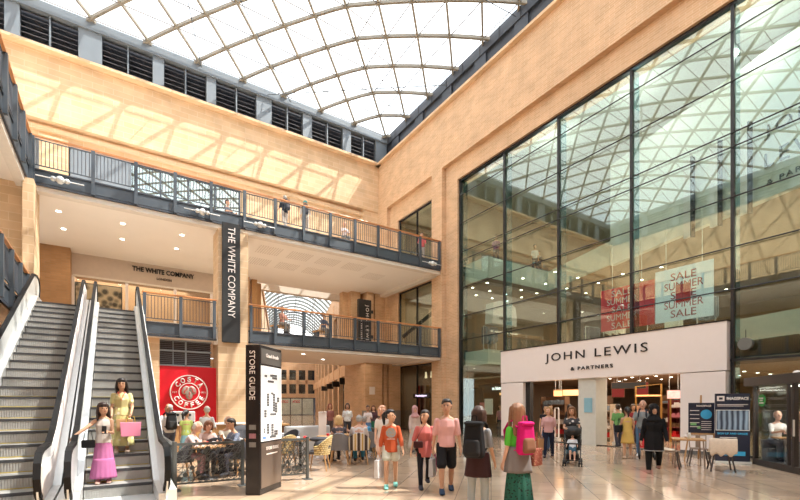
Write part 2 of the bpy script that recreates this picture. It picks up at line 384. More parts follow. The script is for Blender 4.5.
rod = MB(OFF)
for (i, j), (x, y) in nodes.items():
    a, b = Y1 - y, X1 - x
    if y < 2: continue
    if a < b: e = (i + 1, j + 1)
    else: e = (i - 1, j + 1) if False else (i + 1, j - 1)
    if e in nodes:
        x2, y2 = nodes[e]; rod.bar((x, y, hz(x, y) - .16), (x2, y2, hz(x2, y2) - .16), .04)
rod.build('bracing_rods', M('rod grey', (.25, .25, .26), .5), roof)
gl = MB(OFF); NX, NY = 30, 41
gv = [(X0 + (X1 - X0) * i / NX, Y0 + (Y1 - Y0) * j / NY) for j in range(NY + 1) for i in range(NX + 1)]
gl.add([(x, y, hz(x, y) + .03) for x, y in gv], [(j * (NX + 1) + i, j * (NX + 1) + i + 1, (j + 1) * (NX + 1) + i + 1, (j + 1) * (NX + 1) + i) for j in range(NY) for i in range(NX)])
gl.build('roof_glass', roof_glass, roof, smooth=True)
# tension cables and a strut below the roof
for i, (p, q) in enumerate((((4.2, 27.4, 21.2), (1.0, 17, 21.6)), ((1.0, 17, 21.6), (16.7, 15, 21.0)), ((9.5, 27.4, 21.2), (1.0, 17, 21.6)), ((8.0, 27.4, 21.1), (17, 20.5, 21.1)))):
    tag(MB().cyl(p, q, .022, n=6).build('tension_cable', steel_blue), ('thin steel cable from the louvred wall to the roof strut, further left', 'thin steel cable from the roof strut across to the right wall', 'thin steel cable from the roof strut down towards the middle of the louvred wall', 'thin steel cable cutting across the corner of the glass roof')[i], 'cable', 'tension cables under the roof')
tag(MB().cyl((1.0, 17, 21.5), (1.0, 17, 23.9), .06, n=8).build('roof_strut', alu), 'pale steel strut hanging from the glass roof with cables at its foot', 'strut')
# ================================================================ RAILINGS
def railing(label, loc, rz, posts, fas=(-.62, -.04), cat='railing', end=None):
    t = thing('balcony_railing', label, cat, loc, rz, 'balcony railings')
    x0, x1 = posts[0] - .1, posts[-1] + .1
    MB().box(x0, x1, -.08, .06, 1.08, 1.15).build('handrail', orange_wood, t, bevel=.015)
    MB().box(x0, x1, -.02, .02, 1.0, 1.03).box(x0, x1, -.02, .02, .08, .11).build('rail_bar', steel_blue, t)
    MB().box(x0, x1, -.01, .05, fas[0], fas[0] + .08).box(x0, x1, -.03, .05, fas[1] - .06, fas[1]).build('fascia_beam', clad_dark, t)
    for p in posts: MB().box(p - .06, p + .06, -.11, .02, fas[0] + .04, 1.08).build('post', steel_blue, t)
    for a, b in zip(posts[:-1], posts[1:]):
        MB().box(a + .06, b - .06, .0, .04, fas[0] + .1, fas[1] - .05).build('fascia_panel', steel_blue, t)
        m = MB(); n = max(2, int((b - a) / .115))
        for k in range(1, n): m.cyl((a + (b - a) * k / n, 0, .1), (a + (b - a) * k / n, 0, 1.01), .012, n=5)
        m.build('balusters', clad_dark, t)
    return t
P2 = [15.95 - 1.386 * k for k in range(14)][::-1]
P2 = [-2.45] + P2[1:]
railing('long slate blue railing with timber handrail along the upper balcony', (0, 20.2, 10.17), 0, P2)
railing('slate blue railing on the middle level between the escalators and the bannered column', (0, 20.2, 5.07), 0, [1.0, 2.3, 3.6])
railing('slate blue railing along the middle level bridge right of the bannered column', (0, 20.2, 5.07), 0, [5.15] + [15.95 - 1.386 * k for k in range(8)][::-1])
railing('upper balcony railing running along the left side towards the viewer', (-2.55, 0, 10.17), R(90), [20.05 - 1.4 * k for k in range(22)][::-1])
railing('middle level railing on the left side beside the left escalator', (-2.55, 0, 5.07), R(90), [19.5 - 1.4 * k for k in range(22)][::-1])
# spotlight clusters on the upper balcony fascia
for i, x in enumerate((-1.65, 3.1, 5.5, 15.3)):
    t = thing('spotlight_cluster', ('cluster of three round white spotlights at the left end of the upper balcony', 'cluster of white spotlights on the upper balcony above the column banner', 'cluster of white spotlights on the upper balcony just right of the column', 'cluster of white spotlights at the far right end of the upper balcony')[i], 'spotlight', (x, 20.0, 9.82), 0, 'spotlight clusters on the upper balcony')
    MB().cyl((-.7, 0, 0), (.7, 0, 0), .02, n=6).build('rod', alu, t)
    for dx, r in ((-.2, .09), (0, .14), (.2, .09)): MB().ball((dx, -.05, -.02), r).build('lamp_head', alu, t, smooth=True)
# ================================================================ DOWNLIGHTS
def downlights(pts, z, label, group, r=.09, m=lampw):
    proto = None; xs = sorted({round(q[0], 2) for q in pts}); ys_ = sorted({round(q[1], 2) for q in pts}, reverse=(pts[0][0] > 16))
    for x, y in pts:
        lb = label + (', %s along, %s row' % (ORD[[q for q in pts if abs(q[1] - y) < .3].index((x, y))], ORD[ys_.index(round(y, 2))]) if len(ys_) > 1 else ', %s from the left' % ORD[xs.index(round(x, 2))])
        if proto is None:
            t = thing('downlight', lb, 'ceiling light', (x, y, z), 0, group)
            MB().cyl((0, 0, -.012), (0, 0, 0), r * 1.25, n=12).build('trim_ring', white, t); MB().cyl((0, 0, -.02), (0, 0, -.012), r, n=12).build('lamp', m, t)
            proto = t
        else: dup(proto, (x, y, z), None, lb)
downlights([(-1.9, 22.3), (.3, 22.3), (2.6, 22.3), (-1.9, 24.4), (.3, 24.4), (2.6, 24.4)], 9.5, 'small round downlight in the cream ceiling over the middle level', 'downlights over the middle level')
downlights([(6.5, 22.5), (8.5, 22.5), (10.5, 24.5)], 4.42, 'small round downlight in the underside of the middle level bridge', 'downlights under the bridge')
# ================================================================ LEVEL ONE: homeware shopfront
st(MB().box(-1.85, 6.0, 28.0, 28.2, 8.35, 9.5).build('trim_9', M('beige fascia', (.60, .50, .42), .6)))
f = tag(MB((1.5, 27.95, 8.2)).box(-1.8, 6.0, 27.93, 28.0, 8.3, 8.4).build('shop_sign', white), 'shop name in black letters on the beige fascia above the middle level shopfront', 'sign')
text('THE WHITE COMPANY', (.85, -.0, .95), 3.1, .27, black, f, bold=.03, ext=.03)
text('LONDON', (.85, -.0, .55), .75, .13, black, f, bold=.03, ext=.03)
g = st(thing('window_3', None, None, (2, 28, 5.05))); gf = MB((2, 28, 5.05))
for x in (-1.8, .55, 2.9, 4.85, 5.85): gf.box(x - .07, x + .07, 27.95, 28.08, 5.05, 8.35)
gf.build('window_frame', signwhite, g)
MB((2, 28, 5.05)).box(-1.8, 5.85, 28.0, 28.02, 5.05, 8.35).build('pane', clear_glass, g)
st(MB().box(-2, 6.2, 31.5, 31.7, 5.05, 9.5).box(-2.2, -1.9, 28.2, 31.6, 5.05, 9.5).box(6.0, 6.2, 28.2, 31.6, 5.05, 9.5).build('wall_homeware_shop', M('warm shop wall', (.55, .36, .22), .7)))
pm = bpy.data.materials.new('sepia street print'); pm.use_nodes = True
n_ = pm.node_tree; v_ = n_.nodes.new('ShaderNodeTexVoronoi'); v_.inputs['Scale'].default_value = 3.2; cr = n_.nodes.new('ShaderNodeValToRGB')
cr.color_ramp.elements[0].color = (.06, .035, .02, 1); cr.color_ramp.elements[1].color = (.75, .55, .38, 1); cr.color_ramp.elements[0].position = .3; cr.color_ramp.elements[1].position = .65
tcx = n_.nodes.new('ShaderNodeTexCoord'); n_.links.new(tcx.outputs['Object'], v_.inputs['Vector']); n_.links.new(v_.outputs['Distance'], cr.inputs['Fac']); n_.links.new(cr.outputs['Color'], n_.nodes['Principled BSDF'].inputs['Base Color'])
t = thing('poster', 'large sepia street photograph standing in the middle level shop window', 'poster', (-.75, 28.25, 5.05)); MB().box(-.95, 1.05, 0, .04, .2, 3.0).build('print', pm, t); MB().box(-1.0, 1.1, .04, .07, .15, 3.05).build('backing_board', black, t)
for i in range(5):
    x = 1.2 + i * .95; t = thing('clothes_rail', 'clothes rail with pale garments behind the middle level shop window, %s from the left' % ORD[i], 'clothes rail', (x, 29.2, 5.05), 0, 'clothes rails in the homeware shop')
    MB().bar((-.35, 0, 0), (-.35, 0, 1.5), .03).bar((.35, 0, 0), (.35, 0, 1.5), .03).bar((-.35, 0, 1.5), (.35, 0, 1.5), .03).build('rail_frame', chrome, t)
    gm = MB()
    for k in range(7): gm.box(-.3 + k * .09, -.25 + k * .09, -.2, .2, .45 + .1 * (k % 3), 1.42)
    gm.build('garments', [white, wood, signwhite, brickd, white][i], t, bevel=.01)
downlights([(.5 + i * 1.3, 30) for i in range(4)], 9.5, 'small spotlight inside the homeware shop', 'spotlights inside the homeware shop')
# banner on the column
t = thing('column_banner', 'tall charcoal banner with white vertical shop lettering on the front column', 'banner', (4.2, 20.05, 4.4))
MB().box(-.3, .44, -.06, .06, 0, 5.2).build('panel', M('charcoal banner', (.05, .052, .055), .85, spec=.1), t); 
text('THE WHITE COMPANY', (.08, -.07, 3.05), 3.95, .30, signwhite, t, xd=(0, 0, -1), yd=(1, 0, 0), bold=.0)
# hanging black sign in the arcade
t = thing('hanging_sign', 'black vertical sign with white lettering on the pier by the arcade opening', 'sign', (14.15, 26.0, 5.72))
MB().box(-.5, .45, -.12, .12, 0, 3.05).build('panel', black, t); MB().box(.45, .65, -.05, .05, .5, .7).box(.45, .65, -.05, .05, 2.2, 2.4).build('bracket', black, t)
text('JOHN LEWIS', (.1, -.14, 1.4), 2.6, .3, signwhite, t, xd=(0, 0, -1), yd=(1, 0, 0), sp=1.4)
text('& PARTNERS', (-.3, -.14, 1.0), 1.3, .12, signwhite, t, xd=(0, 0, -1), yd=(1, 0, 0), sp=1.4)
# ================================================================ COFFEE SHOP WALL
ch = thing('coffee_sign', 'large round red and white coffee shop roundel on the red wall', 'sign', (2.66, 20.495, 2.2)); ch.scale = (.87, .87, .87)
cred = M('coffee red', (.60, .006, .02), .4, var=.03)
st(MB().box(1.55, 3.8, 20.6, 20.8, .9, 3.3).build('wall_red_panel', cred)); st(MB().box(1.55, 3.8, 20.55, 20.8, 0, .9).build('wall_counter_back', wood))
MB().cyl((0, .0, 0), (0, .12, 0), .83, n=40).build('disc', cred, ch)
def ring(r0, r1, y0, y1, n=48):
    m = MB(); vs = []
    for y in (y0, y1):
        for r in (r0, r1): vs += [(r * math.cos(2 * PI * i / n), y, r * math.sin(2 * PI * i / n)) for i in range(n)]
    fs = []
    for i in range(n):
        j = (i + 1) % n; fs += [(i, j, n + j, n + i), (2 * n + i, 3 * n + i, 3 * n + j, 2 * n + j), (n + i, n + j, 3 * n + j, 3 * n + i), (i, 2 * n + i, 2 * n + j, j)]
    return m.add(vs, fs)
ring(.80, .85, -.02, .1).build('outer_ring', signwhite, ch); ring(.43, .47, -.015, .01).build('inner_ring', signwhite, ch)
def arc_text(s, r, a0, a1, h, top=True):
    for i, c_ in enumerate(s):
        a = a0 + (a1 - a0) * i / (len(s) - 1); p = (r * math.cos(a), -.01, r * math.sin(a))
        if top: xd = (math.sin(a), 0, -math.cos(a)); yd = (math.cos(a), 0, math.sin(a))
        else: xd = (-math.sin(a), 0, math.cos(a)); yd = (-math.cos(a), 0, -math.sin(a))
        text(c_, p, h * (.8 if c_ not in 'SEFT' else .66), h, signwhite, ch, xd, yd, name='letter', bold=.03, ext=.02)
arc_text('COSTA', .63, R(144), R(36), .25); arc_text('COFFEE', .63, R(208), R(332), .24, False)
for sx in (-1, 1): text('EST' if sx < 0 else '1971', (sx * .63, -.01, 0), .2, .08, signwhite, ch, ext=.02)
bean = M('steel coffee bean', (.36, .30, .26), .5, .1)
for a, b, rr in ((-.16, .1, 30), (.14, .1, -30), (0, -.13, 0)):
    m = MB(); m.ball((0, 0, 0), (.165, .05, .225), 14, 8); o = m.build('coffee_bean', bean, ch, smooth=True); o.location = (a, -.02, b); o.rotation_euler = (0, R(rr), 0)
    m = MB(); m.path([(-.02, -.055, .16), (.03, -.06, .06), (-.03, -.06, -.06), (.02, -.055, -.16)], .02, .03, up=(0, 1, 0)); o2 = m.build('bean_groove', cred, ch); o2.location = (a, -.02, b); o2.rotation_euler = (0, R(rr), 0)
t = thing('roller_grille', 'dark slatted grille above the red coffee shop wall', 'grille', (2.55, 20.7, 3.3)); m = MB()
for k in range(14): m.box(-1.0, 1.0, 0, .03, .04 + k * .08, .08 + k * .08)
m.build('slats', slat, t); MB().box(-1.0, 1.0, .1, .12, 0, 1.12).build('backing', black, t)
MB().box(-1.02, 1.02, -.08, 0, 0, .07).box(-1.02, 1.02, -.08, 0, .62, .68).box(-1.02, 1.02, -.08, 0, 1.06, 1.12).box(-.03, .03, -.08, 0, 0, 1.12).box(-.5, -.47, -.06, 0, 0, 1.12).build('frame', M('grille frame', (.28, .32, .36), .5), t)
# service counter
t = thing('service_counter', 'honey coloured timber coffee counter in front of the red wall', 'counter', (2.5, 16.1, 0))
MB().box(-1.4, 1.35, -.35, .35, .08, .98).build('cabinet', wood, t, bevel=.01); MB().box(-1.45, 1.4, -.4, .4, .98, 1.03).build('worktop', signwhite, t, bevel=.01); MB().box(-1.35, 1.3, -.3, .3, 0, .08).build('plinth', black, t)
t = thing('espresso_machine', 'steel espresso machine on the coffee counter, behind the standing customers', 'coffee machine', (1.9, 16.1, 1.03))
MB().box(-.35, .35, -.2, .25, .06, .42).build('body', chrome, t, bevel=.03); MB().box(-.3, .3, -.3, -.15, 0, .08).build('drip_tray', black, t); MB().cyl((-.18, -.26, .3), (-.18, -.14, .3), .04).cyl((.18, -.26, .3), (.18, -.14, .3), .04).build('group_head', black, t)
t = thing('long_table', 'timber side counter right of the coffee shop column with cups on it', 'counter', (4.5, 15.7, 0))
MB().box(-.8, .8, -.3, .3, .92, .98).build('top', wood, t); MB().box(-.75, .75, -.25, .25, 0, .92).build('base', woodd, t)
for i in range(6):
    tag(MB().lathe([(.03, 0), (.042, .1), (.04, .11)], (3.9 + i * .24, 15.55 + .1 * (i % 2), .98), 10).build('paper_cup', signwhite, smooth=True), 'white paper cup on the side counter, %s from the left' % ORD[i], 'cup', 'paper cups on the side counter')
# ================================================================ ESCALATORS
def escalator(label, xc, wst=1.1):
    t = thing('escalator', label, 'escalator', (xc, 8.9, 0), 0, 'pair of escalators'); T30 = 5.05 / 9.54
    m0 = M('escalator tread steel', (.50, .50, .49), .4, .35, var=.15, scale=14); edge = M('yellow step edge', (.55, .42, .10), .6, var=.4, scale=10)
    n = 22; rise = 5.05 / n; run = 9.54 / n
    for i in range(n):
        y = .4 + i * run; z = (i + 1) * rise; s = MB(); s.box(-wst / 2, wst / 2, y, y + run + .03, z - .05, z)
        k = 28
        for j in range(k): x = -wst / 2 + wst * (j + .25) / k; s.box(x, x + wst / k * .5, y - .012, y + .01, z - rise, z - .002); 
        s.box(-wst / 2, wst / 2, y + .01, y + .03, z - rise - .02, z)
        o = s.build('step', m0, t)
        MB().box(-wst / 2, wst / 2, y - .02, y + .02, z - .05, z + .003).build('step_nosing', M('dark nosing', (.05, .05, .055), .5), o)
        MB().box(-wst / 2 + .02, wst / 2 - .02, y - .016, y + .0, z - rise + .004, z - rise + .018).build('step_edge', edge, o)
    MB().box(-wst / 2 - .24, wst / 2 + .24, -.9, .4, 0, .02).build('comb_plate', alu, t); MB().box(-wst / 2, wst / 2, 9.94, 11.0, 5.03, 5.07).build('landing_plate', alu, t)
    # truss underside
    MB().prism([(.3, 0), (1.9, 0), (9.9, 4.35), (9.9, 4.9), (.6, -.1)], 'x', -wst / 2 - .24, wst / 2 + .24).build('truss', white, t)
    def nose(y): return max(0, min(5.05, (y - .4) * T30))
    for sx in (-1, 1):
        x = sx * (wst / 2 + .12)
        pts = [(-1.05, .62), (-1.0, .82), (-.85, .95), (-.6, 1.0), (.2, 1.02)] + [(y, nose(y) + 1.0) for y in (.9, 2, 4, 6, 8, 9.8)] + [(10.4, 6.07), (10.8, 6.05), (11.02, 5.9), (11.06, 5.7)]
        low = [(10.9, 5.1), (10.0, 5.1)] + [(y, nose(y) + .1) for y in (9.9, 6, 3, .9)] + [(.3, .02), (-.75, .02), (-.95, .3)]
        MB().prism([(a, b - .03) for a, b in pts] + low, 'x', x - .012, x + .012).build('balustrade_panel', alu, t)
        MB().path([(x, a, b) for a, b in [(-.7, .25), (-.95, .4)] + pts + [(10.9, 5.4)]], .085, .06).build('handrail', rubber, t)
        # sloping stainless deck either side of the panel
        d = [(-.8, .1)] + [(y, nose(y) + .16) for y in (.4, 2, 5, 8, 9.9)] + [(10.8, 5.2)]
        MB().path([(x - sx * .055, a, b) for a, b in d], .11, .22).build('inner_deck', chrome, t)
        MB().path([(x + sx * .08, a, b + .02) for a, b in d], .15, .28).build('outer_deck', alu, t)
        MB().path([(x + sx * .03, a, b + .42) for a, b in d], .03, .5).build('panel_strip', signwhite, t)
    return t
escalator('left escalator with grey steps rising to the middle level, empty', -1.58)
escalator('right escalator with two women standing on it', .07, 1.04)
# ================================================================ GLASS FACADE of the department store
fc = st(thing('window_2', None, None, (16.6, 8, 0))); OFF = (16.6, 8, 0)
MBf = lambda: MB(OFF)
ys = [19.0, 15.63, 12.4, 9.12, 5.85, 2.6, -.65, -3.9]
for a, b in zip(ys[:-1], ys[1:]):
    z0 = 4.36 if b > 5.8 and a < 16 else 0
    MBf().box(16.6, 16.62, b + .01, a - .01, z0, 14.55).build('pane', facade_glass, fc)
fin = glassmat('blue glass fin', (.50, .66, .72), .05)
for y in ys:
    z0 = 4.36 if 5.9 < y < 15.6 else 0
    MBf().box(16.52, 16.64, y - .045, y + .045, z0, 14.55).build('mullion', black, fc)
    MBf().box(16.66, 17.1, y - .015, y + .015, z0, 14.55).build('glass_fin', fin, fc)
for z in (13.6, 12.0, 10.35, 9.9, 8.3, 6.7, 5.35): MBf().cyl((16.5, -3.9, z), (16.5, 19.0, z), .022, n=6).build('cable', black, fc)
MBf().box(16.5, 16.7, -3.9, 19.0, 14.45, 14.55).box(16.5, 16.7, 18.95, 19.06, 0, 14.55).box(16.5, 16.68, -3.9, 5.9, .0, .08).box(16.5, 16.7, -3.9, 5.9, 3.05, 3.12).build('perimeter_frame', black, fc)
t = thing('shop_sign', 'wide white fascia over the entrance with the store name in large dark letters', 'sign', (16.35, 10.77, 2.75))
MB((16.35, 10.77, 2.75)).box(16.3, 16.95, 5.92, 15.62, 2.77, 4.34).build('fascia_box', signwhite, t)
MB((16.35, 10.77, 2.75)).box(16.28, 16.97, 5.9, 15.64, 4.34, 4.38).build('top_flashing', black, t)
text('JOHN LEWIS', (-.06, -.14, .98), 4.53, .45, black, t, bold=.0, sp=1.25, ext=.02, **EAST)
text('& PARTNERS', (-.06, -.13, .45), 1.88, .15, black, t, bold=.02, sp=1.3, ext=.02, **EAST)
pj = MB().box(16.3, 16.95, 14.2, 15.6, 0, 2.74).box(16.3, 16.95, 5.95, 7.28, 0, 2.74)
st(pj.build('wall_entrance_jambs', signwhite)); st(MB().box(16.4, 17.2, 10.5, 11.3, 0, 2.77).build('wall_entrance_pillar', M('grey white pillar', (.62, .64, .60), .5)))
st(MB().box(16.28, 16.4, 14.2, 15.6, 0, .12).box(16.28, 16.4, 5.95, 7.28, 0, .12).build('baseboard_entrance', M('grey skirting', (.12, .12, .12), .5)))
st(MB().box(16.5, 16.75, 13.95, 14.2, 0, 2.75).box(16.45, 16.6, 7.28, 14.2, 0, .03).build('trim_10', black))
tag(MB().box(16.36, 16.395, 10.65, 11.0, 1.35, 1.95).build('notice', M('pale blue notice', (.25, .5, .62), .5)), 'small pale blue notice on the pillar in the middle of the entrance', 'notice')
# store interior shell
ic = M('brown shop ceiling', (.36, .25, .17), .8); iw = M('greenish white bulkhead', (.66, .68, .60), .7); iwall = M('taupe shop wall', (.42, .33, .25), .8)
V = [(16.9, 17.2), (22, 17.2), (17.2, 2.4), (16.9, 2.4)]
def voidslab(name, z0, z1, m):
    st(MB().prism([(16.95, 17.2), (22, 17.2), (17.3, 2.4), (16.95, 2.4), (16.95, -4), (36, -4), (36, 20.8), (16.95, 20.8)], 'z', z0, z1).build(name, m))
voidslab('ceiling_store_upper', 8.6, 9.75, iw); voidslab('ceiling_store_lower', 3.9, 4.7, iw)
def under(name, z): st(MB().prism([(16.97, 17.25), (22.1, 17.25), (17.4, 2.4), (17.4, -4), (36, -4), (36, 20.8), (16.97, 20.8)], 'z', z - .03, z - .01).build(name, ic))
under('ceiling_store_middle', 8.6); st(MB().box(17.0, 36, -4, 20.8, 3.1, 3.2).build('ceiling_store_ground', ic)); st(MB().box(17.3, 36, -4, 27, 14.6, 14.9).build('ceiling_store_top', M('pale top ceiling', (.62, .60, .54), .8)))
st(MB().box(36, 36.3, -4, 27.8, 0, 14.9).box(16.95, 36, 20.7, 20.9, 0, 14.6).box(16.95, 36, -4.2, -4, 0, 14.9).build('wall_store', iwall))
# angled white wall with lettering
a0 = Vector((20.35, 12.25)); dv = Vector((-.319, -.948)); a1 = a0 + dv * 10.3; nn = Vector((.948, -.319))
st(MB().prism([tuple(a0), tuple(a1), tuple(a1 + nn * .25), tuple(a0 + nn * .25)], 'z', 8.5, 13.4).build('wall_store_angled', M('white angled wall', (.80, .80, .74), .6)))
sg = thing('wall_lettering', 'large grey store name lettering on the white wall behind the upper glass', 'sign', (18.0, 5.4, 8.6))
for s_, k_, z_, w_, h_ in (('JOHN', 8.15, 10.65, 2.0, .48), ('LEWIS', 8.3, 9.72, 2.3, .48), ('& PARTNERS', 8.3, 8.98, 2.15, .17)):
    p = a0 + dv * k_ - nn * .02; text(s_, (p.x - 18.0, p.y - 5.4, z_ - 8.6), w_, h_, M('grey letters', (.12, .13, .12), .5), sg, xd=(dv.x, dv.y, 0), yd=(0, 0, 1), sp=1.3, ext=.03)
for i, k_ in enumerate((3.0, 4.1, 5.15)):
    p = a0 + dv * (k_ + 1.5) - nn * .2; t = thing('wall_fin', 'slim vertical fin on the white wall behind the upper glass, %s from the left' % ORD[i], 'fin', (p.x, p.y, 8.2), math.atan2(dv.y, dv.x), 'vertical fins behind the upper glass')
    MB().box(-.2, .12, -.06, .06, 0, 3.0).build('panel', signwhite, t); MB().box(.12, .17, -.08, .1, -.05, 3.05).build('edge_strip', black, t)
# posters
t = thing('sale_poster', 'red hanging poster with white sale lettering behind the glass above the sign', 'poster', (17.25, 9.7, 4.75), 0, 'sale posters')
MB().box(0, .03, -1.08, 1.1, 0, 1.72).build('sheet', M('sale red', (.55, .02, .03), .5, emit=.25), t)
for k, s_ in enumerate(('SALE', 'SUMMER', 'SALE', 'SUMMER', 'SALE')): text(s_, (-.01, .2, 1.50 - k * .33), .85 if s_ == 'SALE' else 1.25, .25, signwhite, t, **EAST, ext=.01)
t = thing('sale_poster', 'white hanging poster with red sale lettering behind the glass above the sign', 'poster', (17.25, 7.6, 4.75), 0, 'sale posters')
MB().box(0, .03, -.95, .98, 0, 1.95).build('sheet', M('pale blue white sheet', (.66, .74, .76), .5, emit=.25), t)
for k, s_ in enumerate(('SALE', 'SUMMER', 'SALE', 'SUMMER', 'SALE')): text(s_, (-.01, 0, 1.62 - k * .34), .85 if s_ == 'SALE' else 1.3, .27, M('sale red letters', (.40, .02, .03), .5), t, **EAST, ext=.01)
MB().box(-.03, -.015, -.25, .25, .65, 1.3).build('red_square', red, t)
for i, (y, z) in enumerate(((9.7, 6.47), (7.6, 6.7))): tag(MB().cyl((17.26, y - .6, z), (17.26, y - .6, 8.6), .01, n=5).cyl((17.26, y + .6, z), (17.26, y + .6, 8.6), .01, n=5).build('hanging_wires', chrome), ('pair of thin wires holding up the red sale poster', 'pair of thin wires holding up the white sale poster')[i], 'wire')
# downlights inside the store
random.seed(3)
downlights([(18.6 + 1.9 * i + (.5 * (j % 2)), 6.0 + j * 1.7) for i in range(7) for j in range(7) if 6 + j * 1.7 > 10.5 and (18.6 + 1.9 * i > 20.5 or 6 + j * 1.7 > 13.5)], 8.57, 'warm spotlight, brown ceiling above the entrance', 'spotlights on the store middle level', .07, lampm)
downlights([(17.9 + 1.5 * i, 7.5 + j * 1.2) for i in range(6) for j in range(7)], 3.1, 'warm spotlight in the store entrance ceiling', 'spotlights in the store entrance', .06, lampm)
downlights([(17.6 + 1.4 * i, 17.9 + j * 1.2) for i in range(4) for j in range(3)], 8.57, 'warm spotlight in the store ceiling left of the void', 'spotlights left of the store void', .07, lampm)
# inner curved display bulkhead (white box with dark slot) and shelving on the middle level
t = thing('display_bulkhead', 'white curved display housing behind the left end of the glass, middle level', 'display', (18.9, 18.1, 6.3)); MB().prism([(-1.0, 0), (1.0, .0), (1.0, .6), (.9, 1.1), (.4, 1.35), (-.4, 1.35), (-.9, 1.2)], 'y', -.3, .3).build('housing', signwhite, t); text('GIFT SET', (0, -.31, .35), .9, .13, black, t)
for i in range(7):
    x, y = (18.2, 19.2, 21.3, 23.2, 22.2, 24.8, 20.6)[i], (18.3, 19.6, 12.6, 15.1, 10.2, 12.2, 8.2)[i]
    t = thing('clothing_stand', 'clothing stand on the store middle level, %s counted from the left end of the glass' % ORD[i], 'clothes rail', (x, y, 4.7), i, 'clothing stands on the store middle level')
    MB().bar((-.5, 0, 0), (-.5, 0, 1.5), .04).bar((.5, 0, 0), (.5, 0, 1.5), .04).bar((-.5, 0, 1.5), (.5, 0, 1.5), .04).build('stand_frame', chrome, t)
    gm = MB(); [gm.box(-.45 + k * .1, -.38 + k * .1, -.22, .22, .5 + .07 * (k % 3), 1.45) for k in range(9)]; gm.build('garments', (clad_blue, iwall, white, clad_dark, iw, woodd, clad_blue)[i], t, bevel=.01)
# ground floor entrance contents
def gate(x, y, label):
    t = thing('security_gate', label, 'security gate', (x, y, 0), R(60), 'security gates at the entrance'); m = MB(); m.path([(-.22, 0, .1), (-.22, 0, 1.45), (-.16, 0, 1.52), (.16, 0, 1.52), (.22, 0, 1.45), (.22, 0, .1)], .06, .06, up=(0, 1, 0)); m.build('hoop', signwhite, t); MB().box(-.28, .28, -.08, .08, 0, .12).build('foot', alu, t)
gate(17.5, 13.2, 'white hoop security gate left of the entrance pillar'); gate(17.3, 10.1, 'white hoop security gate right of the entrance pillar, behind the yellow dress')
def shelf(x, y, rz, label, w=1.2, h=1.7, cm=None, body=None):
    t = thing('display_shelf', label, 'display shelf', (x, y, 0), rz, 'display shelves inside the entrance'); MB().box(-w / 2, w / 2, .2, .25, 0, h).box(-w / 2, -w / 2 + .04, -.2, .25, 0, h).box(w / 2 - .04, w / 2, -.2, .25, 0, h).build('back_frame', body or signwhite, t)
    for k in range(4): MB().box(-w / 2, w / 2, -.2, .2, .15 + k * h / 4.2, .19 + k * h / 4.2).build('shelf', body or signwhite, t)
    for k in range(4):
        g_ = MB(); x_ = -w / 2 + .08
        while x_ < w / 2 - .12: w_ = random.uniform(.05, .1); g_.box(x_, x_ + w_, -.12, .08, .19 + k * h / 4.2, .19 + k * h / 4.2 + random.uniform(.1, .26)); x_ += w_ + .03
        tag(g_.build('goods', (cm or [red, signwhite, woodd, clad_blue])[k % 4], t), kind='stuff')
shelf(19.0, 11.7, R(250), 'grey display shelf just right of the entrance pillar', body=iwall); shelf(21.5, 9.4, R(245), 'dark red cosmetics shelf at the right side of the entrance', 1.6, 1.9, [red, woodd, M('pink goods', (.6, .2, .25), .5), signwhite], M('dark red stand', (.16, .03, .03), .4))
shelf(19.2, 14.6, R(270), 'tall shelf of goods left of the entrance pillar', 1.5, 2.1, body=woodd); shelf(24.5, 15.5, R(240), 'long display shelf deep inside the left half of the entrance', 2.4, 2.2, body=woodd); shelf(25.5, 11.5, R(240), 'long display shelf deep inside the right half of the entrance', 2.4, 2.2, body=woodd); shelf(19.3, 8.0, R(250), 'display shelf nearest the right entrance jamb', 1.2, 1.5, body=woodd)
def lit(x, y, z, w, h, label, m, rz=R(-60), name='lit_panel', cat='lit sign'):
    t = thing(name, label, cat, (x, y, z), rz); MB().box(-w / 2, w / 2, -.03, .03, 0, h).build('face', m, t); MB().box(-w / 2 - .03, w / 2 + .03, .03, .08, -.03, h + .03).build('housing', woodd, t)
    MB().cyl((-w / 3, .05, h), (-w / 3, .05, 3.1 - z), .012).cyl((w / 3, .05, h), (w / 3, .05, 3.1 - z), .012).build('hanger', chrome, t) if z > 1.6 else None
amber = M('amber light panel', (1, .50, .20), .5, emit=1.3)
lit(19.5, 13.9, 2.15, 1.6, .28, 'amber light panel hanging in the left half of the entrance', amber); lit(18.4, 13.8, 2.1, .4, .25, 'small amber light panel by the left edge of the entrance', amber)
lit(20.9, 9.6, 1.95, .5, .36, 'small bright screen with pink faces above the cosmetics shelf', M('pink screen', (.9, .45, .42), .4, var=.5, scale=5, emit=.7), name='screen', cat='screen')
for i, (x, y) in enumerate(((22.6, 14.3), (23.0, 13.4), (23.5, 12.4))): lit(x, y, 2.1, .6, .75, 'red hanging banner inside the entrance, %s from the left' % ORD[i], M('dark red banner', (.22, .012, .015), .6), name='red_banner', cat='banner')
for i, (x, y) in enumerate(((20.2, 10.35), (21.5, 8.7))): 
    t = thing('gold_portal', ('slim gold lit frame in the middle of the right entrance opening', 'wide gold lit frame over the cosmetics shelf at the right of the entrance')[i], 'display frame', (x, y, 0), R(-60)); w_ = (.5, 1.2)[i]; MB().path([(-w_, 0, 0), (-w_, 0, 2.2 + .3 * (1 - i)), (w_, 0, 2.3 + .3 * (1 - i)), (w_, 0, 0)], .08, .08, up=(0, 1, 0)).build('frame', M('gold trim', (.42, .22, .06), .35, .6), t); MB().box(-w_, w_, -.05, -.03, 2.05, 2.12).build('light_strip', M('dim amber strip', (1, .5, .2), .5, emit=.5), t)
lit(21.5, 12.0, 2.5, 1.5, .28, 'black hanging direction board inside the right half of the entrance', black, name='direction_board', cat='sign')
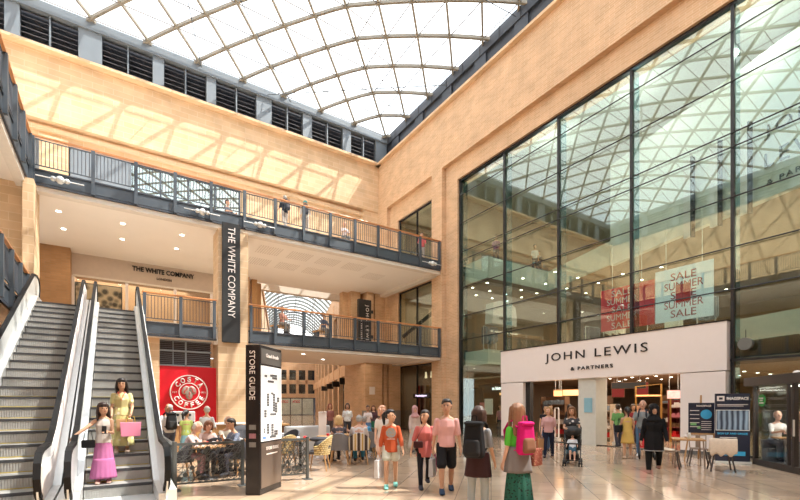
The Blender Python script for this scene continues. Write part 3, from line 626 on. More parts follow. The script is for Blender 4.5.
# dark shop behind the left end of the glass
st(MB().box(18.2, 18.4, 15.5, 19.8, 0, 2.7).box(17.2, 17.3, 17.9, 19.0, 0, 2.6).build('wall_dark_shop', black))
t = thing('shop_sign', 'small dark fascia sign with white script behind the glass left of the white entrance', 'sign', (17.3, 17.0, 2.45)); MB().box(0, .1, -1.3, 1.3, -.1, .35).build('panel', black, t); text('m bistro', (-.01, -.2, .12), .8, .18, M('white letters with added glow', (1, .97, .92), .5, emit=1.5), t, **EAST, bold=.03)  # emission put into the letters, which stay dark without it
lit(17.5, 16.35, 2.2, 1.0, .12, 'thin orange light strip under the small dark sign', amber, R(-90), 'light_strip')
tag(MB().box(17.0, 17.04, 16.9, 17.5, 1.15, 2.0).build('notice_board', signwhite), 'white notice behind the glass between the pink shirted man and the black backpack', 'notice')
tag(MB().box(17.02, 17.05, 17.5, 17.9, 1.45, 1.8).build('red_notice', M('pink red notice', (.7, .2, .22), .5)), 'small red and white notice left of the larger white notice', 'notice')
t = thing('pendant_lamp', 'glowing teardrop pendant lamp behind the glass at the left end of the store sign', 'lamp', (17.3, 15.95, 3.35)); MB().lathe([(.02, .55), (.12, .4), (.17, .18), (.12, .03), (.03, 0)], n=14).build('shade', M('warm shade', (1, .8, .5), .5, emit=2.2), t, smooth=True); MB().cyl((0, 0, .5), (0, 0, .8), .012).build('cord', black, t)
# round clock-like lamp on the facade mullion
t = thing('wall_lamp', 'round grey fitting on the facade just right of the store sign', 'lamp', (16.4, 5.45, 3.55)); MB().cyl((-.1, 0, 0), (.08, 0, 0), .19, n=20).build('drum', M('grey fitting', (.16, .17, .16), .5), t); MB().cyl((0, 0, .2), (0, 0, .45), .01).build('aerial', black, t)
# ---- windows of the right wall beyond the balconies
k_ = 0
for z0, z1 in ((0, 4.3), (5.1, 9.4), (10.2, 14.4)):
    k_ += 1; g = st(thing('window_%d' % (3 + k_), None, None, (16.55, 23.2, z0))); o_ = (16.55, 23.2, z0)
    MB(o_).box(16.55, 16.57, 21.1, 25.3, z0, z1).build('pane', facade_glass if z0 else dark_glass, g)
    fr = MB(o_).box(16.5, 16.62, 21.1, 25.3, z1 - .08, z1).box(16.5, 16.62, 21.1, 25.3, z0, z0 + .08).box(16.5, 16.62, 25.22, 25.3, z0, z1).box(16.5, 16.62, 21.1, 21.18, z0, z1)
    fr.box(16.5, 16.62, 23.2, 23.26, z0, z1); fr.build('window_frame', black, g)
    if z0: MB(o_).bar((16.75, 25.2, z0 + 1.3), (16.75, 21.1, z0 + 2.6), .12, .22).build('diagonal_brace', black, g)
st(MB().box(20.5, 20.7, 20.9, 26, 0, 14.6).box(17, 20.6, 26, 26.2, 0, 14.6).box(17, 20.6, 20.9, 26, 14.4, 14.6).box(17, 20.6, 20.9, 26, 9.4, 10.2).box(17, 20.6, 20.9, 26, 4.3, 5.1).build('wall_north_shop', iwall))
t = thing('shop_sign', 'purple white script sign glowing in the dark shop window behind the coral shirted walker', 'sign', (16.48, 22.7, 2.2)); MB().box(0, .02, -.9, .9, -.1, .2).build('panel', black, t); text('Penhaligon', (-.01, 0, .05), 1.2, .16, M('violet white letters', (.8, .7, 1), .5, emit=1.2), t, **EAST, bold=.03)
for i, (y, c) in enumerate(((24.4, red), (23.9, M('plum curtain', (.2, .03, .08), .7)), (23.3, wood), (22.0, M('mauve curtain', (.3, .15, .25), .7)), (22.9, white))): tag(MB().box(17.4, 17.5, y - .14, y + .14, .1, 3.0).build('hanging_fabric', c), 'narrow hanging strip in the dark shop window, %s' % ('deep red', 'plum', 'golden brown', 'mauve', 'white')[i], 'fabric', 'hanging strips in the dark shop window')
t = thing('table_lamps', 'pair of small warm lamps above the dark shop window', 'lamp', (16.9, 22.4, 3.4)); MB().cyl((0, -.25, 0), (0, -.25, .4), .09, .05).build('shade', M('warm shade', (1, .8, .5), .5), t); MB().cyl((0, .35, 0), (0, .35, .4), .09, .05).build('shade', M('warm shade', (1, .8, .5), .5), t)
tag(MB().box(13.56, 13.62, 25.6, 26.1, 2.1, 2.7).build('notice', signwhite), 'small square white sign on the brick pier by the arcade', 'notice') if False else None
tag(MB().box(13.9, 14.3, 24.86, 24.9, 2.35, 2.85).build('notice', signwhite), 'small square white sign on the brick pier by the arcade', 'notice')
# ================================================================ ARCADE beyond
A = Vector((.308, .951)); N_ = Vector((.951, -.308)); RB = Vector((14.7, 28.4)); WID = 7.0
def ac(k, n): p = RB + A * k + N_ * n; return (p.x, p.y)
def aprism(m, k0, k1, n0, n1, z0, z1): return m.prism([ac(k0, n0), ac(k0, n1), ac(k1, n1), ac(k1, n0)], 'z', z0, z1)
m = MB(); aprism(m, 0, 44, 1.0, 1.6, 0, 13.0); st(m.build('wall_arcade_back', brickd))
m = MB()
for k in range(9): aprism(m, .2 + k * 4.6, 1.3 + k * 4.6, 0, 1.0, 0, 12.0)
aprism(m, 0, 44, .05, 1.0, 4.2, 5.2); aprism(m, 0, 44, .05, 1.0, 10.4, 12.6); aprism(m, 0, 44, .4, 1.0, 0, .5)
st(m.build('wall_arcade_right', brick))
for z0, z1, nm in ((.5, 4.2, 'lower'), (5.2, 10.4, 'upper')):
    g = st(thing('window_%d' % (7 if z0 < 1 else 8), None, None, (*ac(2, .6), z0)))
    for k in range(9):
        m = MB((*ac(2, .6), z0)); aprism(m, 1.3 + k * 4.6, 4.8 + k * 4.6, .55, .6, z0, z1); m.build('pane', dark_glass, g)
        m = MB((*ac(2, .6), z0))
        for q in (1.35, 3.0, 4.7): aprism(m, q + k * 4.6, q + .12 + k * 4.6, .4, .62, z0, z1)
        aprism(m, 1.3 + k * 4.6, 4.8 + k * 4.6, .4, .62, z1 - 1.2, z1 - 1.05); m.build('window_frame', clad_dark, g)
m = MB(); aprism(m, 0, 44, .1, .5, 12.6, 13.0); aprism(m, 0, 44, -WID - .1, -WID + .15, 12.4, 13.0); st(m.build('trim_11', wood))
m = MB(); aprism(m, 0, 44, -WID - 1, -WID, 0, 12.6); st(m.build('wall_arcade_left', brick))
# arcade glazed barrel roof
ar = st(thing('arcade_roof', None, None, (*ac(0, -WID / 2), 13))); OA = (*ac(0, -WID / 2), 13)
def bz(n): u = (n + WID / 2) / (WID / 2 + .3); return 13 + 2.2 * max(0, 1 - u * u)
ags = [-WID + .0 + i * (WID + .2) / 10 for i in range(11)]
m = MB(OA); kk = [0, 22, 44]
m.add([(*ac(k, n), bz(n)) for k in kk for n in ags], [(a * 11 + b, a * 11 + b + 1, (a + 1) * 11 + b + 1, (a + 1) * 11 + b) for a in range(2) for b in range(10)]); m.build('roof_glass', roof_glass, ar, smooth=True)
for k in range(24):
    m = MB(OA); m.path([(*ac(k * 1.85, n), bz(n) - .1) for n in ags], .26, .22, up=(A.x, A.y, 0)); m.build('rib', M('arcade rib', (.20, .22, .21), .5), ar)
for n in (ags[2], ags[5], ags[8]): MB(OA).bar((*ac(0, n), bz(n) - .08), (*ac(44, n), bz(n) - .08), .08).build('purlin', M('arcade rib', (.20, .22, .21), .5), ar)
# end building with window grid
ew = MB(); EY = 44.2
def ew_box(n0, n1, z0, z1, d=0.): aprism(ew, EY + d, EY + .6, n0, n1, z0, z1)
ew_box(-9, 3, 2.9, 3.6, -.1); ew_box(-9, 3, 5.2, 5.9); ew_box(-9, 3, 7.6, 12.5)
for i in range(8): ew_box(-9 + i * 1.55, -8.55 + i * 1.55, 3.6, 7.6)
st(ew.build('wall_arcade_end', brick))
m = MB(); aprism(m, EY + .45, EY + .55, -9, 3, 3.5, 7.7); st(m.build('window_9', dark_glass)); m = MB(); aprism(m, EY + 2, EY + 2.2, -12, 6, 0, 12); st(m.build('wall_far_end', clad_dark))
frost = brickmat('frosted patterned hoarding', (.60, .66, .58), (.78, .82, .74), (.40, .46, .40), .16, .12, .02, bump=0)
for i in range(3):
    n0 = -5.6 + i * 1.9; p = ac(EY - 1.0, n0 + .9); t = thing('glass_hoarding', 'pale patterned glass hoarding at the far end of the arcade, %s from the left' % ORD[i], 'hoarding', (p[0], p[1], 0), math.atan2(N_.y, N_.x), 'glass hoardings')
    MB().box(-.88, .88, -.04, .04, .1, 2.75).build('panel', frost, t); MB().box(-.95, -.88, -.06, .06, 0, 2.8).box(.88, .95, -.06, .06, 0, 2.8).box(-.95, .95, -.06, .06, 2.75, 2.85).build('frame', black, t)
    if i < 2: text('COSTA', (0, -.05, 2.25), 1.25, .42, cred, t, xd=(-1, 0, 0), ext=-.01, bold=.03)
for i, (k, z) in enumerate(((3.0, 3.3), (8, 3.3), (13, 3.3), (19, 3.3))):
    p = ac(k, -.45); tag(MB().box(p[0] - .35, p[0] + .35, p[1] - .06, p[1] + .06, z, z + .5).build('projecting_sign', black), 'black projecting shop sign on the right side of the arcade, %s from the hall' % ORD[i], 'sign', 'projecting signs in the arcade')
# ================================================================ TOTEM, FENCES, KIOSK, FURNITURE
gx = M('black totem casing', (.02, .018, .02), .25)
ang = math.atan2(8.61 - 7.98, 2.96 - 2.36)
t = thing('store_guide', 'tall black store guide totem with a white floor map on its wide side', 'sign', (2.22, 8.06, 0), ang)
MB().box(0, .87, 0, .29, 0, 2.76).build('casing', gx, t, bevel=.01)
MB().box(.03, .85, -.012, 0, .98, 2.38).build('map_panel', M('lit map panel', (.85, .86, .86), .4, emit=.35), t); MB().box(.03, .85, -.012, 0, 2.42, 2.70).build('header_panel', M('grey header', (.10, .095, .09), .3), t)
MB().box(.03, .85, -.012, 0, .12, .95).build('foot_panel', M('bronze grey foot', (.20, .16, .135), .2, .5), t)
text('STORE GUIDE', (-.012, .145, 2.2), .9, .11, signwhite, t, xd=(0, 0, -1), yd=(0, -1, 0), ext=.008)
text('Grand Arcade', (.44, -.02, 2.58), .5, .07, signwhite, t); text('STORE GUIDE', (.44, -.02, .84), .5, .06, signwhite, t); MB().box(.22, .66, -.018, -.012, .72, .74).build('rule_line', signwhite, t)
random.seed(5)
for (x, z, w_, h_) in ((.2, 2.2, .1, .05), (.45, 1.88, .1, .05), (.18, 1.5, .1, .16), (.7, 1.78, .1, .14), (.16, 1.18, .08, .1), (.42, 2.22, .10, .05), (.55, 2.2, .2, .1), (.42, 2.1, .3, .04), (.3, 1.78, .13, .3), (.52, 1.72, .1, .38), (.62, 1.62, .12, .22), (.5, 1.5, .28, .09), (.3, 1.22, .13, .22), (.46, 1.2, .1, .3), (.62, 1.14, .18, .14), (.5, 1.05, .3, .05)):
    mp = MB()
    for a in range(max(1, int(w_ / .05))):
        for b in range(max(1, int(h_ / .05))): mp.box(x - w_ / 2 + a * .05, x - w_ / 2 + a * .05 + .042, -.018, -.012, z - h_ / 2 + b * .05, z - h_ / 2 + b * .05 + .042)
    mp.build('map_block', M('map grey', (.14, .14, .15), .5), t)
MB().box(.08, .2, -.018, -.012, 1.02, 1.07).build('map_key', M('map blue', (.15, .3, .6), .5), t)
for k, c in enumerate((M('grey icon', (.2, .2, .2), .5), M('pink icon', (.35, .16, .2), .5), M('grey icon', (.2, .2, .2), .5))): MB().box(-.012, 0, .08, .21, 1.25 - k * .16 - .05, 1.25 - k * .16 + .04).build('icon', c, t)
# lattice fences
iron = M('grey iron fence', (.12, .13, .13), .5, .5)
def fence(label, p, q, n=26, h=.9):
    p, q = Vector((*p, 0)), Vector((*q, 0)); L = (q - p).length; t = thing('lattice_fence', label, 'fence', p, math.atan2(q.y - p.y, q.x - p.x), 'cut out metal fences round the coffee tables')
    for x in (0, L): MB().box(x - .03, x + .03, -.03, .03, 0, h + .05).box(x - .09, x + .09, -.12, .12, 0, .015).build('post', iron, t, bevel=.005)
    MB().box(0, L, -.025, .025, h - .03, h + .02).build('top_rail', iron, t); MB().box(0, L, -.02, .02, .12, .15).build('bottom_rail', iron, t)
    m = MB(); rr = random.Random(int(p.x * 100)); nx = int(L / .1); nz_ = 7; P_ = {}
    for i in range(nx + 1):
        for j in range(nz_ + 1): P_[i, j] = (min(L, max(0, L * i / nx + (0 if i in (0, nx) else rr.uniform(-.028, .028)) + (.05 if j % 2 and 0 < i < nx else 0))), 0, .14 + (h - .16) * j / nz_ + (0 if j in (0, nz_) else rr.uniform(-.02, .02)))
    for (i, j), a in P_.items():
        for d in ((1, 0), (0, 1), (1 if j % 2 else -1, 1), (1, 1)):
            b = P_.get((i + d[0], j + d[1]))
            if b and rr.random() < .97: m.bar(a, b, .006, rr.uniform(.026, .046), up=(0, 1, 0))
    for _ in range(int(L * 14)):
        x, z = rr.uniform(.05, L - .05), rr.uniform(.2, h - .1); m.cyl((x, -.004, z), (x, .004, z), rr.uniform(.025, .055), n=7)
    m.build('lattice', iron, t); return t
fence('leaf patterned metal fence between the escalator foot and the store guide', (.97, 9.35), (2.2, 9.28)); fence('leaf patterned metal fence just right of the store guide', (2.5, 9.3), (3.6, 9.28))
fence('metal fence at the far right side of the coffee tables beside the white shirted sitter', (6.8, 11.6), (7.25, 13.2)); fence('metal fence on the left of the coffee tables beside the escalator', (.95, 9.4), (.95, 11.6))
# chairs
def tub_chair(label, x, y, rz, fab, fab2=None, z=0, group='coffee shop tub chairs'):
    t = thing('tub_chair', label, 'chair', (x, y, z), rz, group)
    MB().prism([(-.24, -.22), (.24, -.22), (.26, .1), (.18, .24), (-.18, .24), (-.26, .1)], 'z', .42, .5).build('seat', fab2 or M('dark seat pad', (.06, .06, .07), .7), t, bevel=.02)
    m = MB(); n = 12; vs = []
    for i in range(n + 1):
        a = PI * (-.08 + 1.16 * i / n); hh = .62 + .26 * math.sin(max(0, min(PI, a)))
        for r_, z_ in ((.29, .4), (.33, hh), (.29, hh + .01), (.25, .42)): vs.append((r_ * math.cos(a), .02 + r_ * .95 * math.sin(a) * (1 + .1 * (z_ > .6)), z_))
    fs = [(i * 4 + k, i * 4 + (k + 1) % 4, i * 4 + 4 + (k + 1) % 4, i * 4 + 4 + k) for i in range(n) for k in range(4)] + [(0, 3, 2, 1), (n * 4, n * 4 + 1, n * 4 + 2, n * 4 + 3)]
    m.add(vs, fs).build('backrest', fab, t, smooth=False)
    for sx in (-1, 1):
        for sy in (-1, 1): MB().cyl((sx * .19, sy * .18, .42), (sx * .25, sy * .25, 0), .022, .014, 8).build('leg', wood, t)
    return t
def stripe(name, cols, scale, ax=0):
    m = bpy.data.materials.new(name); m.use_nodes = True; MC[name] = m; n = m.node_tree; b = n.nodes['Principled BSDF']; b.inputs['Roughness'].default_value = .8
    tc = n.nodes.new('ShaderNodeTexCoord'); s_ = n.nodes.new('ShaderNodeSeparateXYZ'); n.links.new(tc.outputs['Object'], s_.inputs[0]); mu = n.nodes.new('ShaderNodeMath'); mu.operation = 'MULTIPLY'; mu.inputs[1].default_value = scale
    fr = n.nodes.new('ShaderNodeMath'); fr.operation = 'FRACT'; r_ = n.nodes.new('ShaderNodeValToRGB'); r_.color_ramp.interpolation = 'CONSTANT'
    n.links.new(s_.outputs[ax], mu.inputs[0]); n.links.new(mu.outputs[0], fr.inputs[0]); n.links.new(fr.outputs[0], r_.inputs[0]); e = r_.color_ramp.elements
    e[0].color = (*cols[0], 1); e[1].color = (*cols[-1], 1); e[1].position = (len(cols) - 1) / len(cols)
    for k in range(1, len(cols) - 1): q = e.new(k / len(cols)); q.color = (*cols[k], 1)
    n.links.new(r_.outputs[0], b.inputs['Base Color']); return m
striped = stripe('striped upholstery', [(.06, .04, .04), (.70, .62, .50), (.55, .36, .10), (.75, .70, .6), (.10, .07, .06)], 5.0)
pattern = brickmat('gold dotted upholstery', (.60, .46, .20), (.70, .60, .38), (.26, .18, .07), .06, .05, .008, bump=0)
greyfab = M('grey upholstery', (.20, .20, .22), .8); darkfab = M('charcoal upholstery', (.05, .05, .06), .8)
def round_table(label, x, y, r=.38, h=.74, top=wood):
    t = thing('cafe_table', label, 'table', (x, y, 0), 0, 'coffee shop tables'); MB().cyl((0, 0, h - .03), (0, 0, h), r, n=24).build('table_top', top, t); MB().cyl((0, 0, .03), (0, 0, h - .03), .035).build('pedestal', black, t); MB().cyl((0, 0, 0), (0, 0, .03), .22, .2, 18).build('base', black, t)
tabs = [(1.75, 10.55, 'coffee table with cups behind the left lattice fence'), (3.1, 10.7, 'coffee table behind the fence right of the store guide'), (4.15, 11.2, 'timber coffee table in front of the gold patterned chair'), (5.35, 12.0, 'coffee table between the blonde sitter and the white lectern'), (3.9, 13.0, 'grey topped table at the back of the coffee seating'), (6.25, 12.3, 'coffee table right of the white shirted sitter')]
for x, y, l in tabs: round_table(l, x, y, top=(wood if 'grey' not in l else greyfab))
tub_chair('gold patterned tub chair with a dark coat over it, facing left', 4.35, 10.45, R(-123), pattern)
tub_chair('gold patterned tub chair partly hidden behind the table by the store guide', 3.7, 11.3, R(200), pattern)
tub_chair('brown and cream striped tub chair under the white shirted sitter', 5.72, 10.85, R(150), striped) if False else None
tub_chair('brown and cream striped tub chair under the white shirted sitter', 5.75, 10.9, R(0) + R(-28) + PI + R(0), striped)
tub_chair('grey tub chair under the blonde sitter', 5.3, 11.2, R(150), greyfab); tub_chair('dark tub chair at the back left of the seating by the hoarding', 3.5, 13.6, R(20), darkfab); tub_chair('dark tub chair in front of the grey topped table', 4.5, 13.2, R(-60), darkfab)
tub_chair('charcoal tub chair behind the fence right of the store guide', 3.0, 11.5, R(10), darkfab); tub_chair('grey tub chair at the right end of the coffee seating under the blue shirted sitter', 6.35, 11.5, R(160), greyfab)
for x, y, rz, l in ((1.2, 10.75, 250, 'chair under the pink shirted sitter by the escalator'), (1.95, 11.35, 190, 'chair under the brown haired sitter behind the left fence'), (2.35, 11.6, 175, 'chair under the grey haired man in cream'), (2.5, 10.75, 110, 'chair under the dark haired sitter in slate blue')): tub_chair('timber legged ' + l, x, y, R(rz + 180 if False else rz), darkfab if rz != 175 else pattern)
t = thing('coat', 'black coat draped over the gold patterned chair', 'coat', (4.4, 10.42, .5), R(-123)); m = MB(); m.ball((0, 0, .28), (.16, .3, .07), 12, 8).ball((.05, .05, .12), (.2, .22, .18), 12, 8); m.build('cloth', darkfab, t, smooth=True)
t = thing('parasol_cover', 'heap of black cloth over a sofa back at the rear of the coffee seating', 'cloth', (3.55, 14.2, 0)); m = MB(); m.ball((0, 0, .82), (.75, .3, .22), 16, 8).ball((.4, 0, .7), (.5, .32, .2), 14, 8).ball((-.4, 0, .78), (.5, .3, .16), 14, 8); m.build('cover', darkfab, t, smooth=True); MB().box(-.95, .95, -.3, .3, 0, .72).build('sofa_body', darkfab, t, bevel=.05)
t = thing('sofa', 'pale grey sofa back in the middle of the coffee seating', 'sofa', (5.5, 14.4, 0)); MB().box(-.8, .8, -.35, -.15, 0, .95).box(-.8, -.6, -.35, .4, 0, .7).box(.6, .8, -.35, .4, 0, .7).build('frame', M('pale grey fabric', (.55, .55, .56), .8), t, bevel=.05); MB().box(-.6, .6, -.15, .4, .15, .48).build('seat_cushion', M('pale grey fabric', (.55, .55, .56), .8), t, bevel=.05)
t = thing('lectern', 'plain white host stand at the back of the coffee seating', 'lectern', (5.42, 12.7, 0), R(-23)); MB().box(-.12, .12, -.1, .1, 0, 1.42).build('body', signwhite, t, bevel=.01); MB().box(-.2, .2, -.16, .16, 0, .04).build('base', signwhite, t); MB().box(-.13, .13, -.12, .12, 1.42, 1.45).build('top', signwhite, t)
for i, (x, y, c) in enumerate(((1.6, 10.45, 0), (1.9, 10.65, 0), (1.75, 10.75, 1), (4.05, 11.1, 0), (4.3, 11.25, 1), (3.0, 10.6, 0), (3.2, 10.8, 1), (5.25, 11.9, 1), (5.45, 12.1, 0), (6.2, 12.2, 0))):
    t = thing('coffee_cup', '%s cup on the %s' % (('white', 'red')[c], ('coffee table behind the left fence, left side', 'coffee table behind the left fence, right side', 'coffee table behind the left fence, at the back', 'table in front of the gold patterned chair', 'table in front of the gold patterned chair', 'table right of the store guide', 'table right of the store guide', 'table by the white lectern', 'table by the white lectern', 'table at the right end of the seating')[i]), 'cup', (x, y, .74), i, 'cups on the coffee tables')
    MB().lathe([(.028, 0), (.042, .03), (.045, .08), (.038, .078), (.03, .02)], n=12).build('bowl', (signwhite, red)[c], t, smooth=True); MB().cyl((0, 0, 0), (0, 0, .008), .07, n=14).build('saucer', signwhite, t); MB().path([(.042, 0, .065), (.07, 0, .05), (.042, 0, .025)], .01, .01, up=(0, 1, 0)).build('handle', (signwhite, red)[c], t)
# ---- seating by the pod
fleece = M('cream fleece', (.74, .62, .50), .95, var=.15, scale=30, bump=.6); pinkish = M('dusty beige metal', (.35, .27, .22), .45, .5)
def metal_chair(label, x, y, rz, drape):
    t = thing('metal_chair', label, 'chair', (x, y, 0), rz, 'metal chairs beside the glass pod')
    MB().box(-.2, .2, -.2, .2, .43, .46).build('seat', pinkish, t, bevel=.012); MB().path([(-.19, .19, .45), (-.2, .24, .8), (.2, .24, .8), (.19, .19, .45)], .03, .03, up=(0, 1, 0)).box(-.05, .05, .2, .22, .45, .8).build('backrest', pinkish, t)
    for sx in (-1, 1):
        for sy in (-1, 1): MB().bar((sx * .17, sy * .17, .44), (sx * .25, sy * .26, 0), .03, .02).build('leg', M('dark gunmetal', (.10, .08, .075), .4, .6), t)
    if drape:
        d = thing('fleece_throw', 'cream fleece throw draped over the ' + drape, 'throw', (x, y, .45), rz); m = MB(); n = 10; vs = []
        for i in range(n + 1):
            for j, (yy, zz) in enumerate(((-.16, .04), (.1, .045), (.21, .1), (.23, .38), (.27, .4), (.31, .25), (.33, -.04 + .07 * math.sin(i * 1.9)))): vs.append((-.29 + .58 * i / n, yy + .012 * math.sin(i * 2.3 + j), zz + .012 * math.sin(i * 1.7 + j * 2)))
        o = m.add(vs, [(i * 7 + j, i * 7 + j + 1, i * 7 + 8 + j, i * 7 + 7 + j) for i in range(n) for j in range(6)]).build('cloth', fleece, d, smooth=True); so_ = o.modifiers.new('thick', 'SOLIDIFY'); so_.thickness = .035; ss = o.modifiers.new('sub', 'SUBSURF'); ss.levels = 1; ss.render_levels = 1
metal_chair('metal chair with a cream fleece nearest the pod', 12.75, 4.75, R(120), 'metal chair nearest the pod'); metal_chair('metal chair with a cream fleece on the left of the small table', 12.25, 5.75, R(-160) + PI, 'metal chair left of the small table'); metal_chair('metal chair behind the small table by the easel', 13.6, 5.6, R(-60), None)
t = thing('side_table', 'small square timber topped table between the fleece covered chairs', 'table', (12.85, 5.55, 0), R(30)); MB().box(-.36, .36, -.36, .36, .72, .76).build('table_top', wood, t, bevel=.008)
for sx in (-1, 1):
    for sy in (-1, 1): MB().bar((sx * .3, sy * .3, .72), (sx * .33, sy * .33, 0), .03).build('leg', pinkish, t)
tag(MB().lathe([(.04, 0), (.05, .06), (.035, .14), (.03, .16)], (12.8, 5.5, .76), 12).build('jar', alu, smooth=True), 'small jar on the timber table by the pod', 'jar')
tag(MB().lathe([(.035, 0), (.045, .09)], (12.95, 5.65, .76), 12).build('cup', signwhite, smooth=True), 'white cup on the timber table by the pod', 'cup')
nav = M('navy display board', (.022, .026, .05), .4); cyan = M('cyan blue', (.05, .42, .75), .5)
pi = bpy.data.materials.new('corridor print'); pi.use_nodes = True; n_ = pi.node_tree; tcx = n_.nodes.new('ShaderNodeTexCoord'); wv = n_.nodes.new('ShaderNodeTexWave'); wv.inputs['Scale'].default_value = 2.4; wv.inputs['Distortion'].default_value = 1.5; cr = n_.nodes.new('ShaderNodeValToRGB'); cr.color_ramp.elements[0].color = (.02, .03, .06, 1); cr.color_ramp.elements[1].color = (.30, .40, .52, 1)
n_.links.new(tcx.outputs['Object'], wv.inputs['Vector']); n_.links.new(wv.outputs['Fac'], cr.inputs['Fac']); n_.links.new(cr.outputs['Color'], n_.nodes['Principled BSDF'].inputs['Base Color'])
def logo(t, x, z, s_):
    MB().box(x - s_, x + s_, -.035, -.028, z - s_ * .8, z + s_ * .8).build('logo_square', signwhite, t); MB().box(x - s_ * .45, x + s_ * .5, -.042, -.035, z - s_ * .35, z + s_ * .35).build('logo_inset', nav, t)
t = thing('display_board', 'tall navy pull up banner with a photo of a room, left of the glass pod', 'banner', (14.68, 5.2, 0), R(-64) + R(10))
MB().box(-.41, .41, -.03, .02, .06, 1.98).build('panel', nav, t); MB().box(-.43, .43, -.1, .1, 0, .06).build('base', alu, t); logo(t, -.28, 1.84, .09)
text('IMAGSPACE', (.12, -.035, 1.84), .52, .085, signwhite, t, bold=.04, ext=.005); MB().box(-.38, .38, -.036, -.03, .95, 1.5).build('photo', pi, t); MB().box(-.4, .4, -.034, -.028, .93, 1.52).build('photo_border', alu, t)
text('SIGN UP AND ORDER', (0, -.035, .84), .72, .06, cyan, t, bold=.03, ext=.005); m = MB(); [m.box(-.36, .36 - .1 * (k % 2), -.034, -.03, 1.66 - k * .04, 1.675 - k * .04) for k in range(2)]; [m.box(-.3, .1, -.034, -.03, .72 - k * .05, .74 - k * .05) for k in range(3)]; m.build('text_lines', signwhite, t); MB().box(-.2, .3, -.036, -.03, .22, .34).build('blue_strip', cyan, t)
t = thing('easel_board', 'navy menu board with a blue disc on a timber easel', 'easel', (14.6, 5.95, 0), R(-60)); MB().box(-.32, .32, -.04, 0, .82, 1.72).build('board', nav, t)
MB().bar((-.28, -.02, 1.0), (-.42, .0, 0), .04).bar((.28, -.02, 1.0), (.42, 0, 0), .04).bar((0, .03, 1.92), (0, .5, 0), .04).bar((-.36, -.05, .8), (.36, -.05, .8), .05).bar((0, .02, 1.7), (0, .02, 1.95), .04).build('easel_legs', wood, t); logo(t, -.22, 1.63, .05)
text('IMAGSPACE', (.06, -.045, 1.63), .36, .055, signwhite, t, bold=.04, ext=.005); MB().cyl((.12, -.05, 1.38), (.12, -.04, 1.38), .14, n=24).build('blue_disc', cyan, t); m = MB()
for k in range(5): m.box(-.28, -.05, -.044, -.04, 1.48 - k * .12, 1.50 - k * .12); m.box(.0, .25, -.044, -.04, 1.16 - k * .06, 1.175 - k * .06)
m.build('text_lines', signwhite, t); MB().box(-.27, -.12, -.044, -.04, 1.05, 1.13).box(-.1, -.02, -.044, -.04, .95, 1.03).build('green_marks', M('green mark', (.2, .5, .2), .5), t)
# ---- glass pod
po = thing('glass_pod', 'dark framed glass meeting pod at the right edge with a green sticker on the pane', 'booth', (15.07, 4.8, 0), R(223)); pf_ = M('dark brown pod frame', (.035, .028, .026), .4)
fr = MB(); L, D, Hh = 3.1, 1.75, 2.3
for x, y in ((0, 0), (1.72, 0), (L, 0), (0, D), (L, D)): fr.box(x, x + .1, y - .05, y + .05, 0, Hh)
fr.box(0, L, -.05, .05, 0, .16).box(0, L, D - .05, D + .05, 0, .16).box(0, .1, 0, D, 0, .16).box(L, L + .1, 0, D, 0, .16).box(1.5, 1.56, -.03, .03, .1, Hh)
fr.build('frame', pf_, po); MB().box(-.16, L + .26, -.2, D + .2, Hh - .12, Hh + .12).build('roof', pf_, po, bevel=.01); MB().box(0, L, 0, D, .02, .1).build('pod_floor', greyfab, po); MB().box(.4, 2.6, .6, .8, Hh - .15, Hh - .12).build('fill_glow_strip', lampw, po)  # glowing strip under the roof is added along with the pod fill
podg = glassmat('pod glass', (.90, .92, .91), .035)
MB().box(.1, 1.5, -.01, .01, .16, Hh - .1).build('pane', podg, po); MB().box(1.9, L, -.01, .01, .16, Hh - .1).build('door_pane', podg, po); MB().box(.04, .06, .1, D, .16, Hh - .1).build('side_pane', podg, po); MB().box(0, L, D - .01, D + .01, .16, Hh - .1).build('rear_pane', podg, po)
MB().cyl((.38, -.02, 1.78), (.38, -.01, 1.78), .17, n=28).build('sticker', M('leaf green', (.05, .32, .08), .5), po); text('PLEASE', (.38, -.022, 1.84), .2, .04, signwhite, po); text('HELP', (.38, -.022, 1.78), .14, .035, signwhite, po); text('YOURSELF', (.38, -.022, 1.71), .22, .035, signwhite, po)
MB().bar((1.85, -.07, .9), (1.85, -.07, 1.3), .03).build('handle', chrome, po)
def pod_pt(x, y): a = R(223); return (15.07 + x * math.cos(a) - y * math.sin(a), 4.8 + x * math.sin(a) + y * math.cos(a))
p = pod_pt(.62, .42); t = thing('pod_table', 'small timber table inside the glass pod', 'table', (*p, .1), R(223)); MB().box(-.2, .2, -.25, .3, .66, .7).build('table_top', wood, t); MB().cyl((0, 0, 0), (0, 0, .66), .05).build('pedestal', chrome, t)
for lx, l in ((.26, 'left'), (1.36, 'right')):
    p = pod_pt(lx, .55); t = thing('pod_bench', 'upholstered bench inside the glass pod, %s of its table' % l, 'bench', (*p, .1), R(223)); MB().box(-.15, .2, -.45, .6, 0, .38).build('base', greyfab, t, bevel=.02); s_ = -.2 if lx < 1 else .2; MB().box(min(s_, s_ + (.1 if s_ < 0 else -.1)), max(s_, s_ + (.1 if s_ < 0 else -.1)), -.45, .6, .38, .6).build('backrest', greyfab, t, bevel=.02)
p = pod_pt(.6, 1.6); t = thing('screen', 'dark framed picture on the rear pane of the glass pod', 'screen', (*p, 1.1), R(223)); MB().box(-.35, .35, 0, .05, 0, .75).build('frame', black, t); MB().box(-.31, .31, -.01, 0, .04, .71).build('picture', M('teal picture', (.06, .12, .18), .4), t)
t = thing('ceiling_dome', 'small white dome camera on the glass pod roof', 'camera', (*pod_pt(1.3, .3), 2.42)); MB().ball((0, 0, .02), (.1, .1, .09)).build('dome', signwhite, t, smooth=True)
